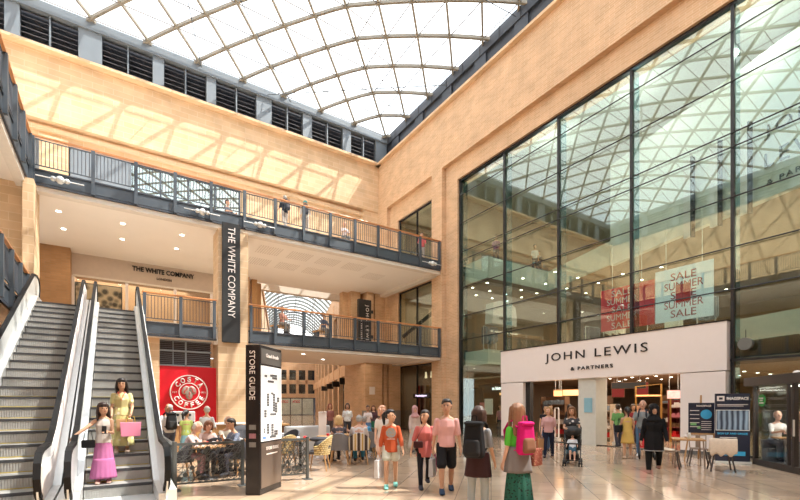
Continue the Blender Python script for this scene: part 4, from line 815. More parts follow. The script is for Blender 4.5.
# ================================================================ PEOPLE
def sph(c, r, n=8, m=6):
    if not hasattr(r, '__len__'): r = (r, r, r)
    out = [Vector((c[0], c[1], c[2] + r[2])), Vector((c[0], c[1], c[2] - r[2]))]
    for j in range(1, m):
        t = PI * j / m
        for i in range(n): out.append(Vector((c[0] + r[0] * math.sin(t) * math.cos(2 * PI * i / n), c[1] + r[1] * math.sin(t) * math.sin(2 * PI * i / n), c[2] + r[2] * math.cos(t))))
    return out
def blob(name, prims, vox, m, parent, smooth=2):
    bm = bmesh.new()
    for pr in prims:
        pts = []
        for c, r in pr: pts += sph(c, r)
        vs = [bm.verts.new(p) for p in pts]
        r = bmesh.ops.convex_hull(bm, input=vs)
        junk = [g for g in r['geom_interior'] + r['geom_unused'] if isinstance(g, bmesh.types.BMVert) and g.is_valid and not g.link_faces]
        if junk: bmesh.ops.delete(bm, geom=list(set(junk)), context='VERTS')
    me = bpy.data.meshes.new(name); bm.to_mesh(me); bm.free()
    o = bpy.data.objects.new(name, me); C.objects.link(o)
    rm = o.modifiers.new('r', 'REMESH'); rm.mode = 'VOXEL'; rm.voxel_size = vox
    sm = o.modifiers.new('s', 'SMOOTH'); sm.factor = .5; sm.iterations = smooth
    dg = DG(); dg.update(); me2 = bpy.data.meshes.new_from_object(o.evaluated_get(dg)); o.modifiers.clear(); o.data = me2; bpy.data.meshes.remove(me); me2.name = name
    me2.materials.clear(); me2.materials.append(m)
    for p in me2.polygons: p.use_smooth = True
    o.parent = parent; return o
def skirt(name, top, tr, bot, br, m, parent, folds=14, amp=.06, sq=.8, n=56, rows=9):
    top, bot = Vector(top), Vector(bot); vs = []
    for j in range(rows + 1):
        f = j / rows; c = top.lerp(bot, f); r = tr + (br - tr) * (f ** .8)
        for i in range(n):
            a = 2 * PI * i / n; q = r * (1 + amp * f * math.sin(folds * a + 1.3 * math.sin(a * 2)))
            vs.append((c.x + q * math.cos(a), c.y + q * sq * math.sin(a), c.z))
    fs = [(j * n + i, j * n + (i + 1) % n, (j + 1) * n + (i + 1) % n, (j + 1) * n + i) for j in range(rows) for i in range(n)] + [tuple(range(n)), tuple(range(rows * n, rows * n + n))]
    return MB().add(vs, fs).build(name, m, parent, smooth=True)
FAB = {}
def fab(c, pat=None):
    k = (tuple(round(x, 3) for x in c), pat)
    if k not in FAB:
        nm = 'cloth %d' % len(FAB)
        if pat is None: FAB[k] = mat(nm, c, .85, var=.10, scale=9, spec=.2)
        else:
            m = bpy.data.materials.new(nm); m.use_nodes = True; n = m.node_tree; b = n.nodes['Principled BSDF']; b.inputs['Roughness'].default_value = .85
            v = n.nodes.new('ShaderNodeTexVoronoi'); v.inputs['Scale'].default_value = pat[0]; t = n.nodes.new('ShaderNodeTexCoord'); r = n.nodes.new('ShaderNodeValToRGB'); r.color_ramp.elements[0].color = (*pat[1], 1); r.color_ramp.elements[1].color = (*c, 1); r.color_ramp.elements[0].position = pat[2]; r.color_ramp.elements[1].position = pat[2] + .08
            n.links.new(t.outputs['Object'], v.inputs['Vector']); n.links.new(v.outputs['Distance'], r.inputs[0]); n.links.new(r.outputs[0], b.inputs['Base Color']); FAB[k] = m
    return FAB[k]
SK = {'light': (.68, .40, .29), 'mid': (.50, .27, .17), 'tan': (.58, .33, .21), 'dark': (.10, .05, .03)}
def skin(s): return mat('skin ' + s, SK[s], .55, var=.06, scale=8)
eye_m = M('eye dark', (.03, .02, .02), .3); lip_m = M('lips', (.45, .14, .12), .5)
def rotz(v, a): return Vector((v[0] * math.cos(a) - v[1] * math.sin(a), v[0] * math.sin(a) + v[1] * math.cos(a), v[2]))
def person(label, x, y, rz, H=1.7, top=((.5, .5, .5), .5), bot=('trousers', (.05, .05, .06), 1.), hair=('short', (.03, .02, .02)), sk='light', legs=((8, 4), (-8, 10)), arms=((5, 8, 15), (-5, 8, 15)), lean=2, z=0, near=True, shoes=(.05, .05, .06), wide=1., yaw=0, nod=0, sit=None, long_top=0., pat=None, bpat=None, fem=True, face=True, child=False, category='person', group=None):
    k = H / 1.775; HS = 1.24; rz = R(rz); vox = (.0085 if near else .015) * max(.6, k)
    t = thing('person', label, category, (x, y, z), rz, group)
    sw = (.165 if fem else .19) * wide; hw = .095 * wide ** .5
    # --- skeleton (unit: metres at H=1.75, facing -Y)
    def d2(a): a = R(a); return Vector((0, -math.sin(a), -math.cos(a)))
    J = {}
    for s, (hf, kf), n in ((-1, legs[0], 'L'), (1, legs[1], 'R')):
        hp = Vector((s * hw, 0, 0)); kn = hp + d2(hf) * .43 + Vector((s * .01, 0, 0)); an = kn + d2(hf - kf) * .41
        J['h' + n], J['k' + n], J['a' + n] = hp, kn, an
    low = min(J['aL'].z, J['aR'].z) - .075; P0 = -low if sit is None else (sit / k + .10)
    pel = Vector((0, 0, P0)); 
    for q in J: J[q] = J[q] + pel
    ln = R(lean); up = Vector((0, -math.sin(ln), math.cos(ln))); fw = Vector((0, -math.cos(ln), -math.sin(ln))); X = Vector((1, 0, 0))
    wa, chs, sh, nb = pel + up * .18, pel + up * .36, pel + up * .515, pel + up * .56
    hd = R(lean * .5 + nod); hup = Vector((0, -math.sin(hd), math.cos(hd))); hc = nb + hup * .172 + Vector((0, -.015, 0))
    for s, (fl, ab, el), n in ((-1, arms[0], 'L'), (1, arms[1], 'R')):
        S0 = sh - up * .055 + X * s * sw * .96; a, b = R(fl), R(ab); u = Vector((s * math.sin(b), -math.sin(a) * math.cos(b), -math.cos(a) * math.cos(b))); e = S0 + u * .28
        a2 = R(fl + el); b2 = R(ab - (el * .35 if el > 30 else el * .2)); v = Vector((s * math.sin(b2), -math.sin(a2) * math.cos(b2), -math.cos(a2) * math.cos(b2))); w_ = e + v * .245
        J['s' + n], J['e' + n], J['w' + n], J['v' + n] = S0, e, w_, v
    def K(p): return Vector(p) * k
    def sc(pr): return [[(K(c), tuple(q * k for q in r) if hasattr(r, '__len__') else r * k) for c, r in h] for h in pr]
    W = wide
    bust = .02 if fem else 0
    # --- body
    b_ = [[(pel, (.15 * W, .105 * W, .09)), (wa, ((.115 if fem else .135) * W, .09 * W, .07))], [(wa, ((.115 if fem else .135) * W, .09 * W, .07)), (chs, ((.145 if fem else .165) * W, .11 * W, .10))],
          [(chs, ((.145 if fem else .165) * W, .11 * W, .10)), (sh + up * -.02, (sw * .82, .075, .055))], [(sh + up * -.01, (sw * .7, .06, .045)), (nb, (.055, .055, .03))], [(nb - up * .03, .052), (hc - hup * .08, .047)]]
    ya = R(yaw); hf_ = Vector((math.sin(ya), -math.cos(ya), 0)); hs_ = Vector((math.cos(ya), math.sin(ya), 0))
    def HP(a, b, c): return hc + hs_ * a + hf_ * b + hup * c
    h_ = [[(HP(0, -.012, .028), (.076, .088, .092)), (HP(0, .02, -.05), (.058, .062, .06))], [(HP(0, .045, -.085), (.032, .03, .025)), (HP(0, .03, -.03), (.055, .05, .05))],
           [(HP(0, .088, .012), .009), (HP(0, .104, -.022), .013)]] + [[(HP(s * .076, -.005, .01), (.012, .02, .028))] for s in (-1, 1)]
    def HSC(pr): return [[(hc + (c - hc) * HS, tuple(q * HS for q in r) if hasattr(r, '__len__') else r * HS) for c, r in h] for h in pr]
    b_ += HSC(h_)
    for n in 'LR':
        s = -1 if n == 'L' else 1
        b_ += [[(J['h' + n], .088 * W), (J['k' + n], .056 * W ** .7)], [(J['k' + n], .054 * W ** .7), (J['k' + n].lerp(J['a' + n], .35) + Vector((0, .012, 0)), .055 * W ** .7), (J['a' + n], .035)]]
        ft = Vector((0, -1, 0)); an = J['a' + n]
        b_ += [[(an + Vector((0, .03, -.035)), (.034, .035, .035)), (an + Vector((0, -.13, -.05)), (.042, .04, .02)), (an, .036)]]
        b_ += [[(J['s' + n], .047), (J['e' + n], .036)], [(J['e' + n], .037), (J['w' + n], .025)]]
        v = J['v' + n]; wr_ = J['w' + n]; nrm = Vector((-s, 0, 0)); lat = Vector((0, -1, 0)) - v * Vector((0, -1, 0)).dot(v)
        if lat.length < .3: lat = Vector((0, 0, 1)) - v * v.z
        lat.normalize(); nrm = v.cross(lat); nrm = nrm if nrm.x * -s > 0 else -nrm
        pe = wr_ + v * .085
        b_ += [[(wr_, .024), (pe + lat * .026, (.014, .014, .014)), (pe - lat * .026, .014)]]
        for q in range(4):
            fl_ = (.07, .08, .075, .058)[q]; r0 = .0095 if near else .012; base = pe + lat * (.030 - .0205 * q); mid = base + (v + nrm * .3).normalized() * fl_ * .55; tip = mid + (v + nrm * 1.1).normalized() * fl_ * .5
            b_ += [[(base, r0), (mid, r0 * .95)], [(mid, r0 * .95), (tip, r0 * .8)]]
        th = wr_ + v * .03 + lat * .026; tm = th + (v * .7 + lat * .8 + nrm * .3).normalized() * .042; b_ += [[(th, .014), (tm, .011)], [(tm, .011), (tm + (v + nrm * .4).normalized() * .03, .009)]]
    blob('body', sc(b_), vox, skin(sk), t)
    # --- top
    if top:
        c, sl = top; e_ = .017; hem = pel + up * (-.02 - long_top)
        tp = [[(hem, (.162 * W + e_ * 1.6, .122 * W + e_ * 1.8, .02)), (pel + up * .04, (.16 * W + e_, .118 * W + e_, .04)), (wa, ((.13 if fem else .145) * W + e_, .1 * W + e_, .05))], [(wa, ((.13 if fem else .145) * W + e_, .1 * W + e_, .06)), (chs + fw * bust, ((.152 if fem else .168) * W + e_, .112 * W + e_, .09))],
              [(chs + fw * bust, ((.152 if fem else .168) * W + e_, .11 * W + e_, .08)), (sh - up * .04, (sw * .74 + e_, .085 + e_ * .6, .045))], [(sh - up * .02, (sw * .68, .065, .045)), (nb - up * .025, (.068, .065, .015))]]
        for n in 'LR':
            if sl > 0:
                se, ee, we = J['s' + n], J['e' + n], J['w' + n]
                tp.append([(se, .048 + e_ * .7), (se.lerp(ee, min(1, sl)), .044 + e_ * (.9 if sl < 1 else .6))])
                if sl > 1: tp.append([(ee, .05 + e_ * .6), (ee.lerp(we, min(1, sl - 1)), .036 + e_ * .6)])
        blob('top', sc(tp), vox * 1.25, fab(c, pat), t, 12)
    # --- bottom
    kind, c, ln_ = bot; cm_ = fab(c, bpat)
    if kind in ('trousers', 'shorts', 'leggings', 'jeans'):
        e_ = {'leggings': .006, 'shorts': .03, 'trousers': .018, 'jeans': .016}[kind]
        bt = [[(pel + up * .08, (.14 * W + .008, .105 * W + .008, .04)), (pel - up * .04, (.152 * W + .008, .112 * W + .008, .07))]]
        for n in 'LR':
            h_, k_n, a_ = J['h' + n], J['k' + n], J['a' + n]
            if ln_ <= 1: q = h_.lerp(k_n, ln_); bt.append([(h_, .088 * W + e_ * .4), (q, (.092 - .025 * ln_) * W ** .7 + e_)])
            else: bt.append([(h_, .09 * W + e_ * .6), (k_n, .058 * W ** .7 + e_)]); bt.append([(k_n, .058 * W ** .7 + e_), (k_n.lerp(a_, ln_ - 1), .044 + e_ * 1.1)])
        blob(kind, sc(bt), vox * 1.5, cm_, t, 3)
    elif kind in ('skirt', 'dress'):
        kc = (J['kL'] + J['kR']) / 2; a_c = (J['aL'] + J['aR']) / 2; bp = pel.lerp(kc, ln_) if ln_ <= 1 else kc.lerp(a_c, ln_ - 1)
        skirt(kind, K(wa - up * .02), (.13 * W + .01) * k, K(bp), (.165 + .045 * ln_) * W * k, cm_, t)
    # --- shoes
    for n in 'LR':
        if shoes is None: break
        a_ = J['a' + n]; so_ = blob('shoe', sc([[(a_ + Vector((0, .045, -.04)), (.047, .046, .036)), (a_ + Vector((0, -.06, -.045)), (.055, .055, .032)), (a_ + Vector((0, -.16, -.05)), (.052, .05, .026)), (a_ + Vector((0, .01, .015)), (.046, .05, .02))]]), vox * 1.3, fab(shoes), t)
    # --- head dress / hair
    st_, hcol = hair; hm = mat('hair %.2f %.2f %.2f' % hcol, hcol, .5, var=.25, scale=25) if st_ not in ('hijab', 'hat') else fab(hcol)
    hp = []
    cap = [[(HP(0, -.03, .045), (.088, .088, .088)), (HP(0, .0, .085), (.072, .07, .042))]]
    if st_ == 'short': hp = cap + [[(HP(0, -.055, -.01), (.078, .05, .06))]]
    elif st_ == 'crop': hp = [[(HP(0, -.035, .035), (.084, .075, .078))], [(HP(0, -.055, -.02), (.076, .042, .04))]]
    elif st_ == 'bob': hp = cap + [[(HP(0, -.05, .03), (.094, .075, .08)), (HP(0, -.05, -.09), (.09, .06, .04))]] + [[(HP(s * .08, -.0, .02), (.02, .05, .05)), (HP(s * .082, .0, -.09), (.02, .045, .03))] for s in (-1, 1)]
    elif st_ in ('long', 'verylong'):
        q = .26 if st_ == 'long' else .40
        hp = cap + [[(HP(0, -.06, .03), (.085, .06, .08)), (HP(.01, -.085, -q), (.085, .035, .05))]] + [[(HP(s * .074, -.01, .05), (.02, .045, .04)), (HP(s * .09, -.015, -.08), (.024, .035, .05))] for s in (-1, 1)] + [[(HP(s * .09, -.015, -.08), (.024, .035, .05)), (HP(s * .08 + .01, .012, -q + .05), (.026, .03, .04))] for s in (-1, 1)]
    elif st_ == 'ponytail': hp = cap + [[(HP(0, -.07, -.0), (.06, .04, .06))], [(HP(0, -.12, .06), .035), (HP(0, -.17, .0), .042)], [(HP(0, -.17, .0), .042), (HP(0, -.155, -.15), .022)]]
    elif st_ == 'bun': hp = cap + [[(HP(0, -.06, -.01), (.07, .045, .055))], [(HP(0, -.1, .1), .05)]]
    elif st_ == 'hijab':
        hp = [[(HP(0, -.02, .04), (.096, .1, .1)), (HP(0, -.03, -.06), (.09, .09, .08))], [(HP(0, -.0, -.115), (.085, .085, .05)), (nb - up * .04 + fw * .03, (.15, .125, .06))], [(HP(0, .07, -.125), (.045, .03, .03)), (nb + fw * .06, (.07, .05, .04))]] + [[(HP(s * .07, .03, .03), (.02, .04, .06)), (HP(s * .06, .05, -.08), (.022, .035, .04))] for s in (-1, 1)]
    elif st_ == 'hat': hp = [[(HP(0, -.01, .06), (.092, .098, .08))], [(HP(0, 0, .05), (.1, .12, .015)), (HP(0, .08, .04), (.07, .05, .01))]]
    if hp: hp = HSC(hp)
    if hp: blob('headscarf' if st_ == 'hijab' else 'hat' if st_ == 'hat' else 'hair', sc(hp), vox * 1.25, hm, t)
    if face:
        for s in (-1, 1): MB().ball(K(HP(s * .034, .088, .02)), .012 * k, 8, 6).build('eye', eye_m, t, smooth=True)
        MB().ball(K(HP(0, .098, -.058)), (.024 * k, .008 * k, .008 * k), 8, 6).build('mouth', lip_m, t, smooth=True)
        if near and st_ != 'hijab': 
            for s in (-1, 1): MB().ball(K(HP(s * .034, .089, .048)), (.018 * k, .008 * k, .004 * k), 8, 6).build('eyebrow', mat('brow dark', (.06, .04, .03), .7), t, smooth=True)
    Mw = Matrix.Translation((x, y, z)) @ Matrix.Rotation(rz, 4, 'Z')
    ctx = {n: Mw @ (v * k) for n, v in J.items() if n[0] != 'v'}; ctx.update(rz=rz, k=k, loc=Vector((x, y, z)), pel=Mw @ (pel * k), ch=Mw @ (chs * k), sh=Mw @ (sh * k), hc=Mw @ (hc * k), lean=ln, t=t, L=dict(chs=chs * k, sh=sh * k, nb=nb * k, wa=wa * k, pel=pel * k))
    ctx['handL'] = Mw @ ((J['wL'] + J['vL'] * .1) * k); ctx['handR'] = Mw @ ((J['wR'] + J['vR'] * .1) * k)
    return ctx
def backpack(p, label, c, c2, s=1., back=.17, ht=.5):
    t = thing('backpack', label, 'backpack', p['ch'] + rotz((0, back * p['k'], -.02), p['rz']) , p['rz']); m1, m2 = fab(c), fab(c2)
    h2 = ht / 2
    blob('pack_body', [[((q * .09 * s, .02, -h2 + .1), (.065, .085 * s, .1)) for q in (-1, 1)] + [((q * .07 * s, .02, h2 - .1), (.06, .065 * s, .09)) for q in (-1, 1)]], .014, m1, t, 3)
    blob('front_pocket', [[((q * .07 * s, .09 * s, -h2 + .1), (.045, .06 * s, .07)) for q in (-1, 1)] + [((q * .06 * s, .08 * s, -.04), (.045, .05 * s, .05)) for q in (-1, 1)]], .012, m2, t, 3)
    blob('flap', [[((q * .08 * s, .03, h2 - .04), (.05, .08 * s, .035)) for q in (-1, 1)]], .012, m1, t, 3)
    for q in (-1, 1): MB().path([(q * .09, -.05, ht / 2 - .1), (q * .1, -.12, .26), (q * .1, -.24, .22), (q * .11, -.33, .1), (q * .12, -.29, -.1), (q * .12, -.05, -.18)], .045, .015).build('strap', m1, t)
    MB().path([(-.04, .0, ht / 2), (-.03, .0, ht / 2 + .07), (.03, 0, ht / 2 + .07), (.04, 0, ht / 2)], .015, .015, up=(0, 1, 0)).build('handle', m1, t); return t
def carrier(p, hand, label, c, w=.3, h=.3, d=.1, name='shopping_bag', cat='bag', turn=0, drop=.1, c2=None):
    o = p['hand' + hand]; t = thing(name, label, cat, (o.x, o.y, o.z - drop - h), p['rz'] + R(turn)); m = MB(); m.add([(-w / 2 * .9, -d / 2, 0), (w / 2 * .9, -d / 2, 0), (w / 2 * .9, d / 2, 0), (-w / 2 * .9, d / 2, 0), (-w / 2, -d / 2 * .7, h), (w / 2, -d / 2 * .7, h), (w / 2, d / 2 * .7, h), (-w / 2, d / 2 * .7, h)], [(0, 3, 2, 1), (4, 5, 6, 7), (0, 1, 5, 4), (1, 2, 6, 5), (2, 3, 7, 6), (3, 0, 4, 7)]); m.build('bag_body', fab(c), t, bevel=.008)
    for y_ in (-d * .3, d * .3): MB().path([(-w * .22, y_, h - .01), (-w * .15, 0, h + drop), (w * .15, 0, h + drop), (w * .22, y_, h - .01)], .014, .01, up=(0, 1, 0)).build('handle', fab(c2 or c), t)
    return t
# ---- walkers in the foreground
p = person('young woman walking in a rust orange sweatshirt and pale shorts, hair in a ponytail', 4.65, 7.44, -32, 1.56, ((.50, .10, .04), 1.55), ('shorts', (.62, .66, .60), .5), ('ponytail', (.012, .01, .012)), 'tan', legs=((14, 6), (-10, 4)), arms=((-6, 12, 18), (8, 14, 20)), shoes=(.20, .52, .46), yaw=55, long_top=.06)
t = p['t']; o = MB().cyl((0, 0, 0), (0, -.012, 0), .1, n=24).build('sweatshirt_print', fab((.30, .33, .36), (30, (.5, .3, .15), .3)), t); o.location = p['L']['chs'] + Vector((0, -.142, .0))
text('CALIFORNIA', p['L']['chs'] + Vector((0, -.15, -.12)), .16, .035, signwhite, t)
carrier(p, 'L', 'pale grey carrier bag hanging from the orange sweatshirt walker\'s hand', (.62, .62, .64), .26, .36, .1, turn=60)
p = person('walker in a coral oversized shirt and black leggings with short black hair', 5.2, 7.05, -30, 1.56, ((.56, .16, .15), .95), ('leggings', (.015, .014, .018), 1.95), ('short', (.02, .015, .015)), 'tan', legs=((16, 4), (-14, 22)), arms=((-4, 16, 10), (14, 6, 25)), shoes=(.04, .04, .05), yaw=-35, long_top=.16, wide=1.05)
t = thing('shoulder_bag', 'small dark red brown shoulder bag worn by the coral shirted walker', 'bag', p['pel'] + rotz((-.14, -.16, .1), p['rz']), p['rz']); MB().box(-.09, .09, -.04, .04, -.07, .06).build('bag_body', fab((.06, .02, .02)), t, bevel=.015); MB().path([(-.06, 0, .05), (.06, .02, .28), (.2, .06, .48)], .018, .006, up=(0, 1, 0)).build('strap', fab((.06, .02, .02)), t)
carrier(p, 'R', 'magenta carrier bag held by the coral shirted walker', (.36, .03, .16), .2, .26, .06, turn=80)
p = person('tall young man walking in a pale pink t-shirt and black shorts', 5.3, 6.48, -34, 1.78, ((.66, .36, .35), .85), ('shorts', (.015, .015, .018), .88), ('short', (.012, .01, .01)), 'mid', legs=((20, 12), (-12, 6)), arms=((-6, 9, 10), (6, 9, 12)), shoes=(.03, .05, .09), fem=False, yaw=-12)
carrier(p, 'L', 'grey carrier bag between the pink shirted man and the coral shirted walker', (.42, .42, .45), .24, .34, .1, turn=70)
# backs to the viewer
p = person('dark haired person with a large black backpack and grey t-shirt, seen from behind', 4.60, 4.87, 118, 1.62, ((.26, .27, .29), .8), ('jeans', (.36, .40, .42), 1.9), ('bob', (.05, .022, .015)), 'tan', legs=((3, 3), (-3, 3)), arms=((4, 10, 20), (12, 8, 60)), shoes=(.3, .3, .3), yaw=14)
backpack(p, 'large black backpack worn by the person in a grey t-shirt', (.012, .012, .014), (.02, .02, .022), 1.2, .2, .56)
t = thing('waist_jumper', 'dark brown jumper tied round the waist of the black backpack wearer', 'jumper', (4.60, 4.87, .58), R(118)); skirt('cloth', (0, 0, .36), .165, (0, .01, 0), .205, fab((.045, .02, .022)), t, folds=9, amp=.05)
p = person('long haired woman in a green t-shirt and patterned skirt, seen from behind', 5.02, 4.46, 170, 1.66, ((.10, .50, .05), .75), ('skirt', (.01, .10, .07), 1.92), ('long', (.24, .11, .055)), 'light', legs=((2, 2), (-2, 2)), arms=((14, 10, 50), (2, 8, 14)), shoes=(.25, .2, .18), yaw=-20, bpat=(26, (.005, .012, .01), .28))
backpack(p, 'bright pink backpack worn by the woman in green', (.55, .01, .15), (.22, .10, .06), 1.0, .17, .5)
t = thing('waist_jumper', 'grey shirt tied round the waist of the woman with the pink backpack', 'jumper', (5.02, 4.46, .66), R(170)); skirt('cloth', (0, 0, .38), .165, (0, .0, 0), .215, fab((.20, .18, .18)), t, folds=7, amp=.08)
t = thing('tote_bag', 'red brown patterned tote bag at the right hip of the woman with the pink backpack', 'bag', p['pel'] + rotz((-.33, -.02, -.12), p['rz']), p['rz'] + R(20)); MB().box(-.12, .12, -.06, .06, 0, .26).build('bag_body', fab((.35, .10, .07), (30, (.6, .35, .2), .25)), t, bevel=.01); MB().path([(-.06, 0, .26), (0, .03, .5), (.06, 0, .26)], .015, .01, up=(0, 1, 0)).build('handle', fab((.35, .1, .07)), t)
# right side walkers
p = person('blonde woman in a pale pink top and navy trousers carrying a tan paper bag', 11.53, 9.0, -58, 1.6, ((.62, .36, .36), .9), ('trousers', (.02, .025, .05), 1.9), ('bob', (.42, .24, .10)), 'light', legs=((12, 4), (-10, 12)), arms=((6, 8, 14), (-4, 10, 20)), shoes=(.05, .04, .05), near=False, yaw=-25, wide=1.08)
carrier(p, 'L', 'tan paper bag carried by the blonde woman in pale pink', (.46, .25, .12), .3, .36, .14, turn=50)
person('dark haired woman in black behind the blonde woman in pale pink', 12.9, 10.2, -50, 1.66, ((.02, .02, .024), .3), ('jeans', (.08, .14, .26), 1.9), ('long', (.02, .012, .01)), 'tan', near=False)
p = person('long haired woman in black and white pushing a black pushchair', 10.99, 7.78, -56, 1.62, ((.05, .05, .055), .5), ('jeans', (.18, .28, .32), 1.9), ('long', (.22, .10, .045)), 'tan', legs=((14, 4), (-12, 12)), arms=((24, 10, 62), (24, 10, 62)), shoes=(.3, .3, .3), near=False, wide=1.12, nod=14, pat=(9, (.7, .66, .62), .25))
# pushchair
pr = R(-56); px_, py_ = 10.57, 7.46
t = thing('pushchair', 'black pushchair with double front wheels and a baby in it', 'pushchair', (px_, py_, 0), pr); bk = M('pushchair black', (.02, .02, .022), .6)
for sx in (-1, 1):
    MB().bar((sx * .22, .35, 1.0), (sx * .2, -.32, .12), .028).bar((sx * .2, .3, .12), (sx * .22, -.1, .72), .028).bar((sx * .22, .35, 1.0), (sx * .18, .5, 1.08), .03).build('side_frame', bk, t)
    for sy in (-.34, .3):
        wl = MB(); [wl.cyl((sx * .2 + q, sy, .085), (sx * .2 + q + .03, sy, .085), .085, n=18) for q in (-.045, .02)]; wl.cyl((sx * .2 - .05, sy, .085), (sx * .2 + .055, sy, .085), .02); w2 = wl.build('wheel', rubber, t)
    MB().cyl((sx * .18, .47, 1.08), (sx * .18, .56, 1.06), .02).build('grip', rubber, t)
MB().add([(-.19, -.12, .42), (.19, -.12, .42), (.19, .18, .40), (-.19, .18, .40), (-.2, .33, .95), (.2, .33, .95)], [(0, 1, 2, 3), (3, 2, 5, 4)]).build('seat_fabric', bk, t); t.children[-1].modifiers.new('s', 'SOLIDIFY').thickness = .03
MB().ball((0, .22, .92), (.23, .24, .16), 14, 8).build('hood', bk, t, smooth=True); MB().box(-.2, .2, -.26, -.18, .14, .17).build('footrest', bk, t); MB().box(-.17, .17, -.1, .25, .16, .3).build('basket', bk, t, bevel=.02); MB().cyl((-.2, -.16, .6), (.2, -.16, .6), .02).build('bumper_bar', bk, t)
q = Vector((px_, py_, 0)) + rotz((0, .03, 0), pr)
person('baby in a white sun hat sitting in the pushchair', q.x, q.y, -56, .85, ((.72, .74, .78), .8), ('shorts', (.05, .12, .18), .8), ('hat', (.8, .76, .72)), 'light', legs=((70, 50), (62, 40)), arms=((30, 20, 40), (40, 10, 30)), near=False, sit=.42, lean=-14, wide=1.25, shoes=None)
p = person('woman in a short yellow sundress with dark hair, seen from behind', 13.3, 7.45, 130, 1.58, ((.66, .45, .13), 0), ('dress', (.66, .45, .13), .9), ('ponytail', (.02, .012, .01)), 'tan', legs=((4, 2), (-4, 4)), arms=((8, 10, 30), (4, 14, 10)), shoes=(.55, .42, .32), near=False)
t = thing('handbag', 'black handbag hanging on the arm of the woman in yellow', 'bag', p['pel'] + rotz((.24, .05, .0), p['rz']), p['rz'] + R(60)); MB().box(-.2, .2, -.07, .07, 0, .22).build('bag_body', fab((.015, .015, .017)), t, bevel=.03); MB().path([(-.1, 0, .21), (-.05, 0, .42), (.05, 0, .42), (.1, 0, .21)], .02, .015, up=(0, 1, 0)).build('handle', fab((.015, .015, .017)), t)
p = person('bald bearded man in a grey t-shirt with a dark rucksack behind the yellow dress', 14.3, 7.5, -70, 1.8, ((.22, .25, .26), .8), ('jeans', (.08, .16, .28), 1.9), ('none', (.1, .1, .1)), 'light', arms=((20, 8, 40), (10, 10, 20)), fem=False, near=False, wide=1.15, shoes=(.7, .7, .7))
backpack(p, 'dark rucksack on the back of the bald man', (.03, .035, .05), (.03, .03, .04), 1.0, .2, .5)
t = thing('pushchair', 'low red and black pushchair between the yellow dress and the bald man', 'pushchair', (13.75, 7.1, 0), R(-60)); MB().add([(-.18, -.15, .35), (.18, -.15, .35), (.18, .15, .3), (-.18, .15, .3), (-.18, .3, .75), (.18, .3, .75)], [(0, 1, 2, 3), (3, 2, 5, 4)]).build('seat_fabric', red, t); t.children[0].modifiers.new('s', 'SOLIDIFY').thickness = .03
for sx in (-1, 1):
    MB().bar((sx * .2, .4, .95), (sx * .2, -.3, .1), .028).bar((sx * .2, .28, .1), (sx * .2, -.05, .5), .028).build('side_frame', bk, t)
    for sy in (-.3, .28): MB().cyl((sx * .2 - .02, sy, .08), (sx * .2 + .02, sy, .08), .08, n=16).build('wheel', rubber, t)
p = person('woman in a black hijab, long black tunic and wide black trousers walking', 10.95, 5.48, -62, 1.66, ((.012, .012, .014), 2.0), ('trousers', (.012, .012, .013), 1.9), ('hijab', (.012, .012, .014)), 'tan', legs=((6, 4), (-16, 20)), arms=((-2, 10, 10), (4, 10, 12)), shoes=(.30, .16, .12), wide=1.28, long_top=.3, yaw=15)
q = p['L']['pel']; skirt('hem_band', (q.x, q.y, q.z - .29), .232, (q.x, q.y, q.z - .305), .232, fab((.4, .4, .4)), p['t'], folds=1, amp=0, rows=1)
# behind: coming out of the dark shop
person('woman in a dusty pink headscarf and pale top walking behind the coral shirted walker', 8.93, 12.7, -20, 1.62, ((.62, .50, .46), 1.9), ('skirt', (.60, .55, .50), 1.8), ('hijab', (.55, .30, .30)), 'light', near=False)
p = person('woman with pinkish blonde hair mostly hidden behind the orange sweatshirt walker', 5.75, 9.6, -25, 1.64, ((.72, .66, .62), .6), ('shorts', (.7, .5, .42), .8), ('bob', (.62, .34, .22)), 'light', near=False, shoes=(.7, .68, .66), yaw=30, legs=((14, 3), (-12, 5)))
# ---- escalator riders
def esc_z(y): i = math.floor((y - 9.3) / (9.54 / 22)); return max(0, (i + 1) * 5.05 / 22)
zb = esc_z(9.6)
p = person('woman in a white top and long pink tiered skirt stepping down the right escalator', -.17, 9.6, -2, 1.47, ((.72, .66, .62), .0), ('skirt', (.52, .17, .36), 1.88), ('verylong', (.035, .018, .014)), 'tan', legs=((2, 2), (-2, 2)), arms=((42, 40, 4), (16, 6, 85)), shoes=(.45, .30, .25), z=zb, yaw=20, nod=22, wide=.9)
t = p['t']; skirt('skirt_tier', (0, 0, .46), .158, (0, 0, .1), .205, fab((.50, .16, .35)), t, folds=18, amp=.05)
t = thing('handbag', 'small black handbag hanging on the arm of the pink skirted woman', 'bag', p['eL'] + Vector((.05, -.02, -.34)), 0); MB().box(-.1, .1, -.05, .05, 0, .14).build('bag_body', fab((.015, .015, .017)), t, bevel=.02); MB().path([(-.07, 0, .13), (-.04, 0, .3), (.04, 0, .3), (.07, 0, .13)], .014, .01, up=(0, 1, 0)).build('handle', fab((.015, .015, .017)), t)
o_ = p['handR']; t = thing('phone', 'dark phone in the hand of the pink skirted woman', 'phone', o_ + Vector((0, -.03, 0)), 0); MB().box(-.035, .035, -.005, .005, -.05, .09).build('case', black, t, bevel=.004); MB().box(-.03, .03, .005, .008, -.045, .085).build('screen', clad_dark, t)
zb = esc_z(10.45)
p = person('long haired woman in a pale yellow floral dress higher up the right escalator', .12, 10.45, -3, 1.5, ((.64, .58, .28), .6), ('dress', (.62, .58, .26), 1.75), ('long', (.022, .014, .012)), 'tan', legs=((2, 2), (-2, 2)), arms=((6, 6, 30), (10, 10, 40)), shoes=(.55, .42, .35), z=zb, nod=20, wide=1.05, pat=(10, (.8, .76, .6), .22), bpat=(10, (.8, .76, .55), .22))
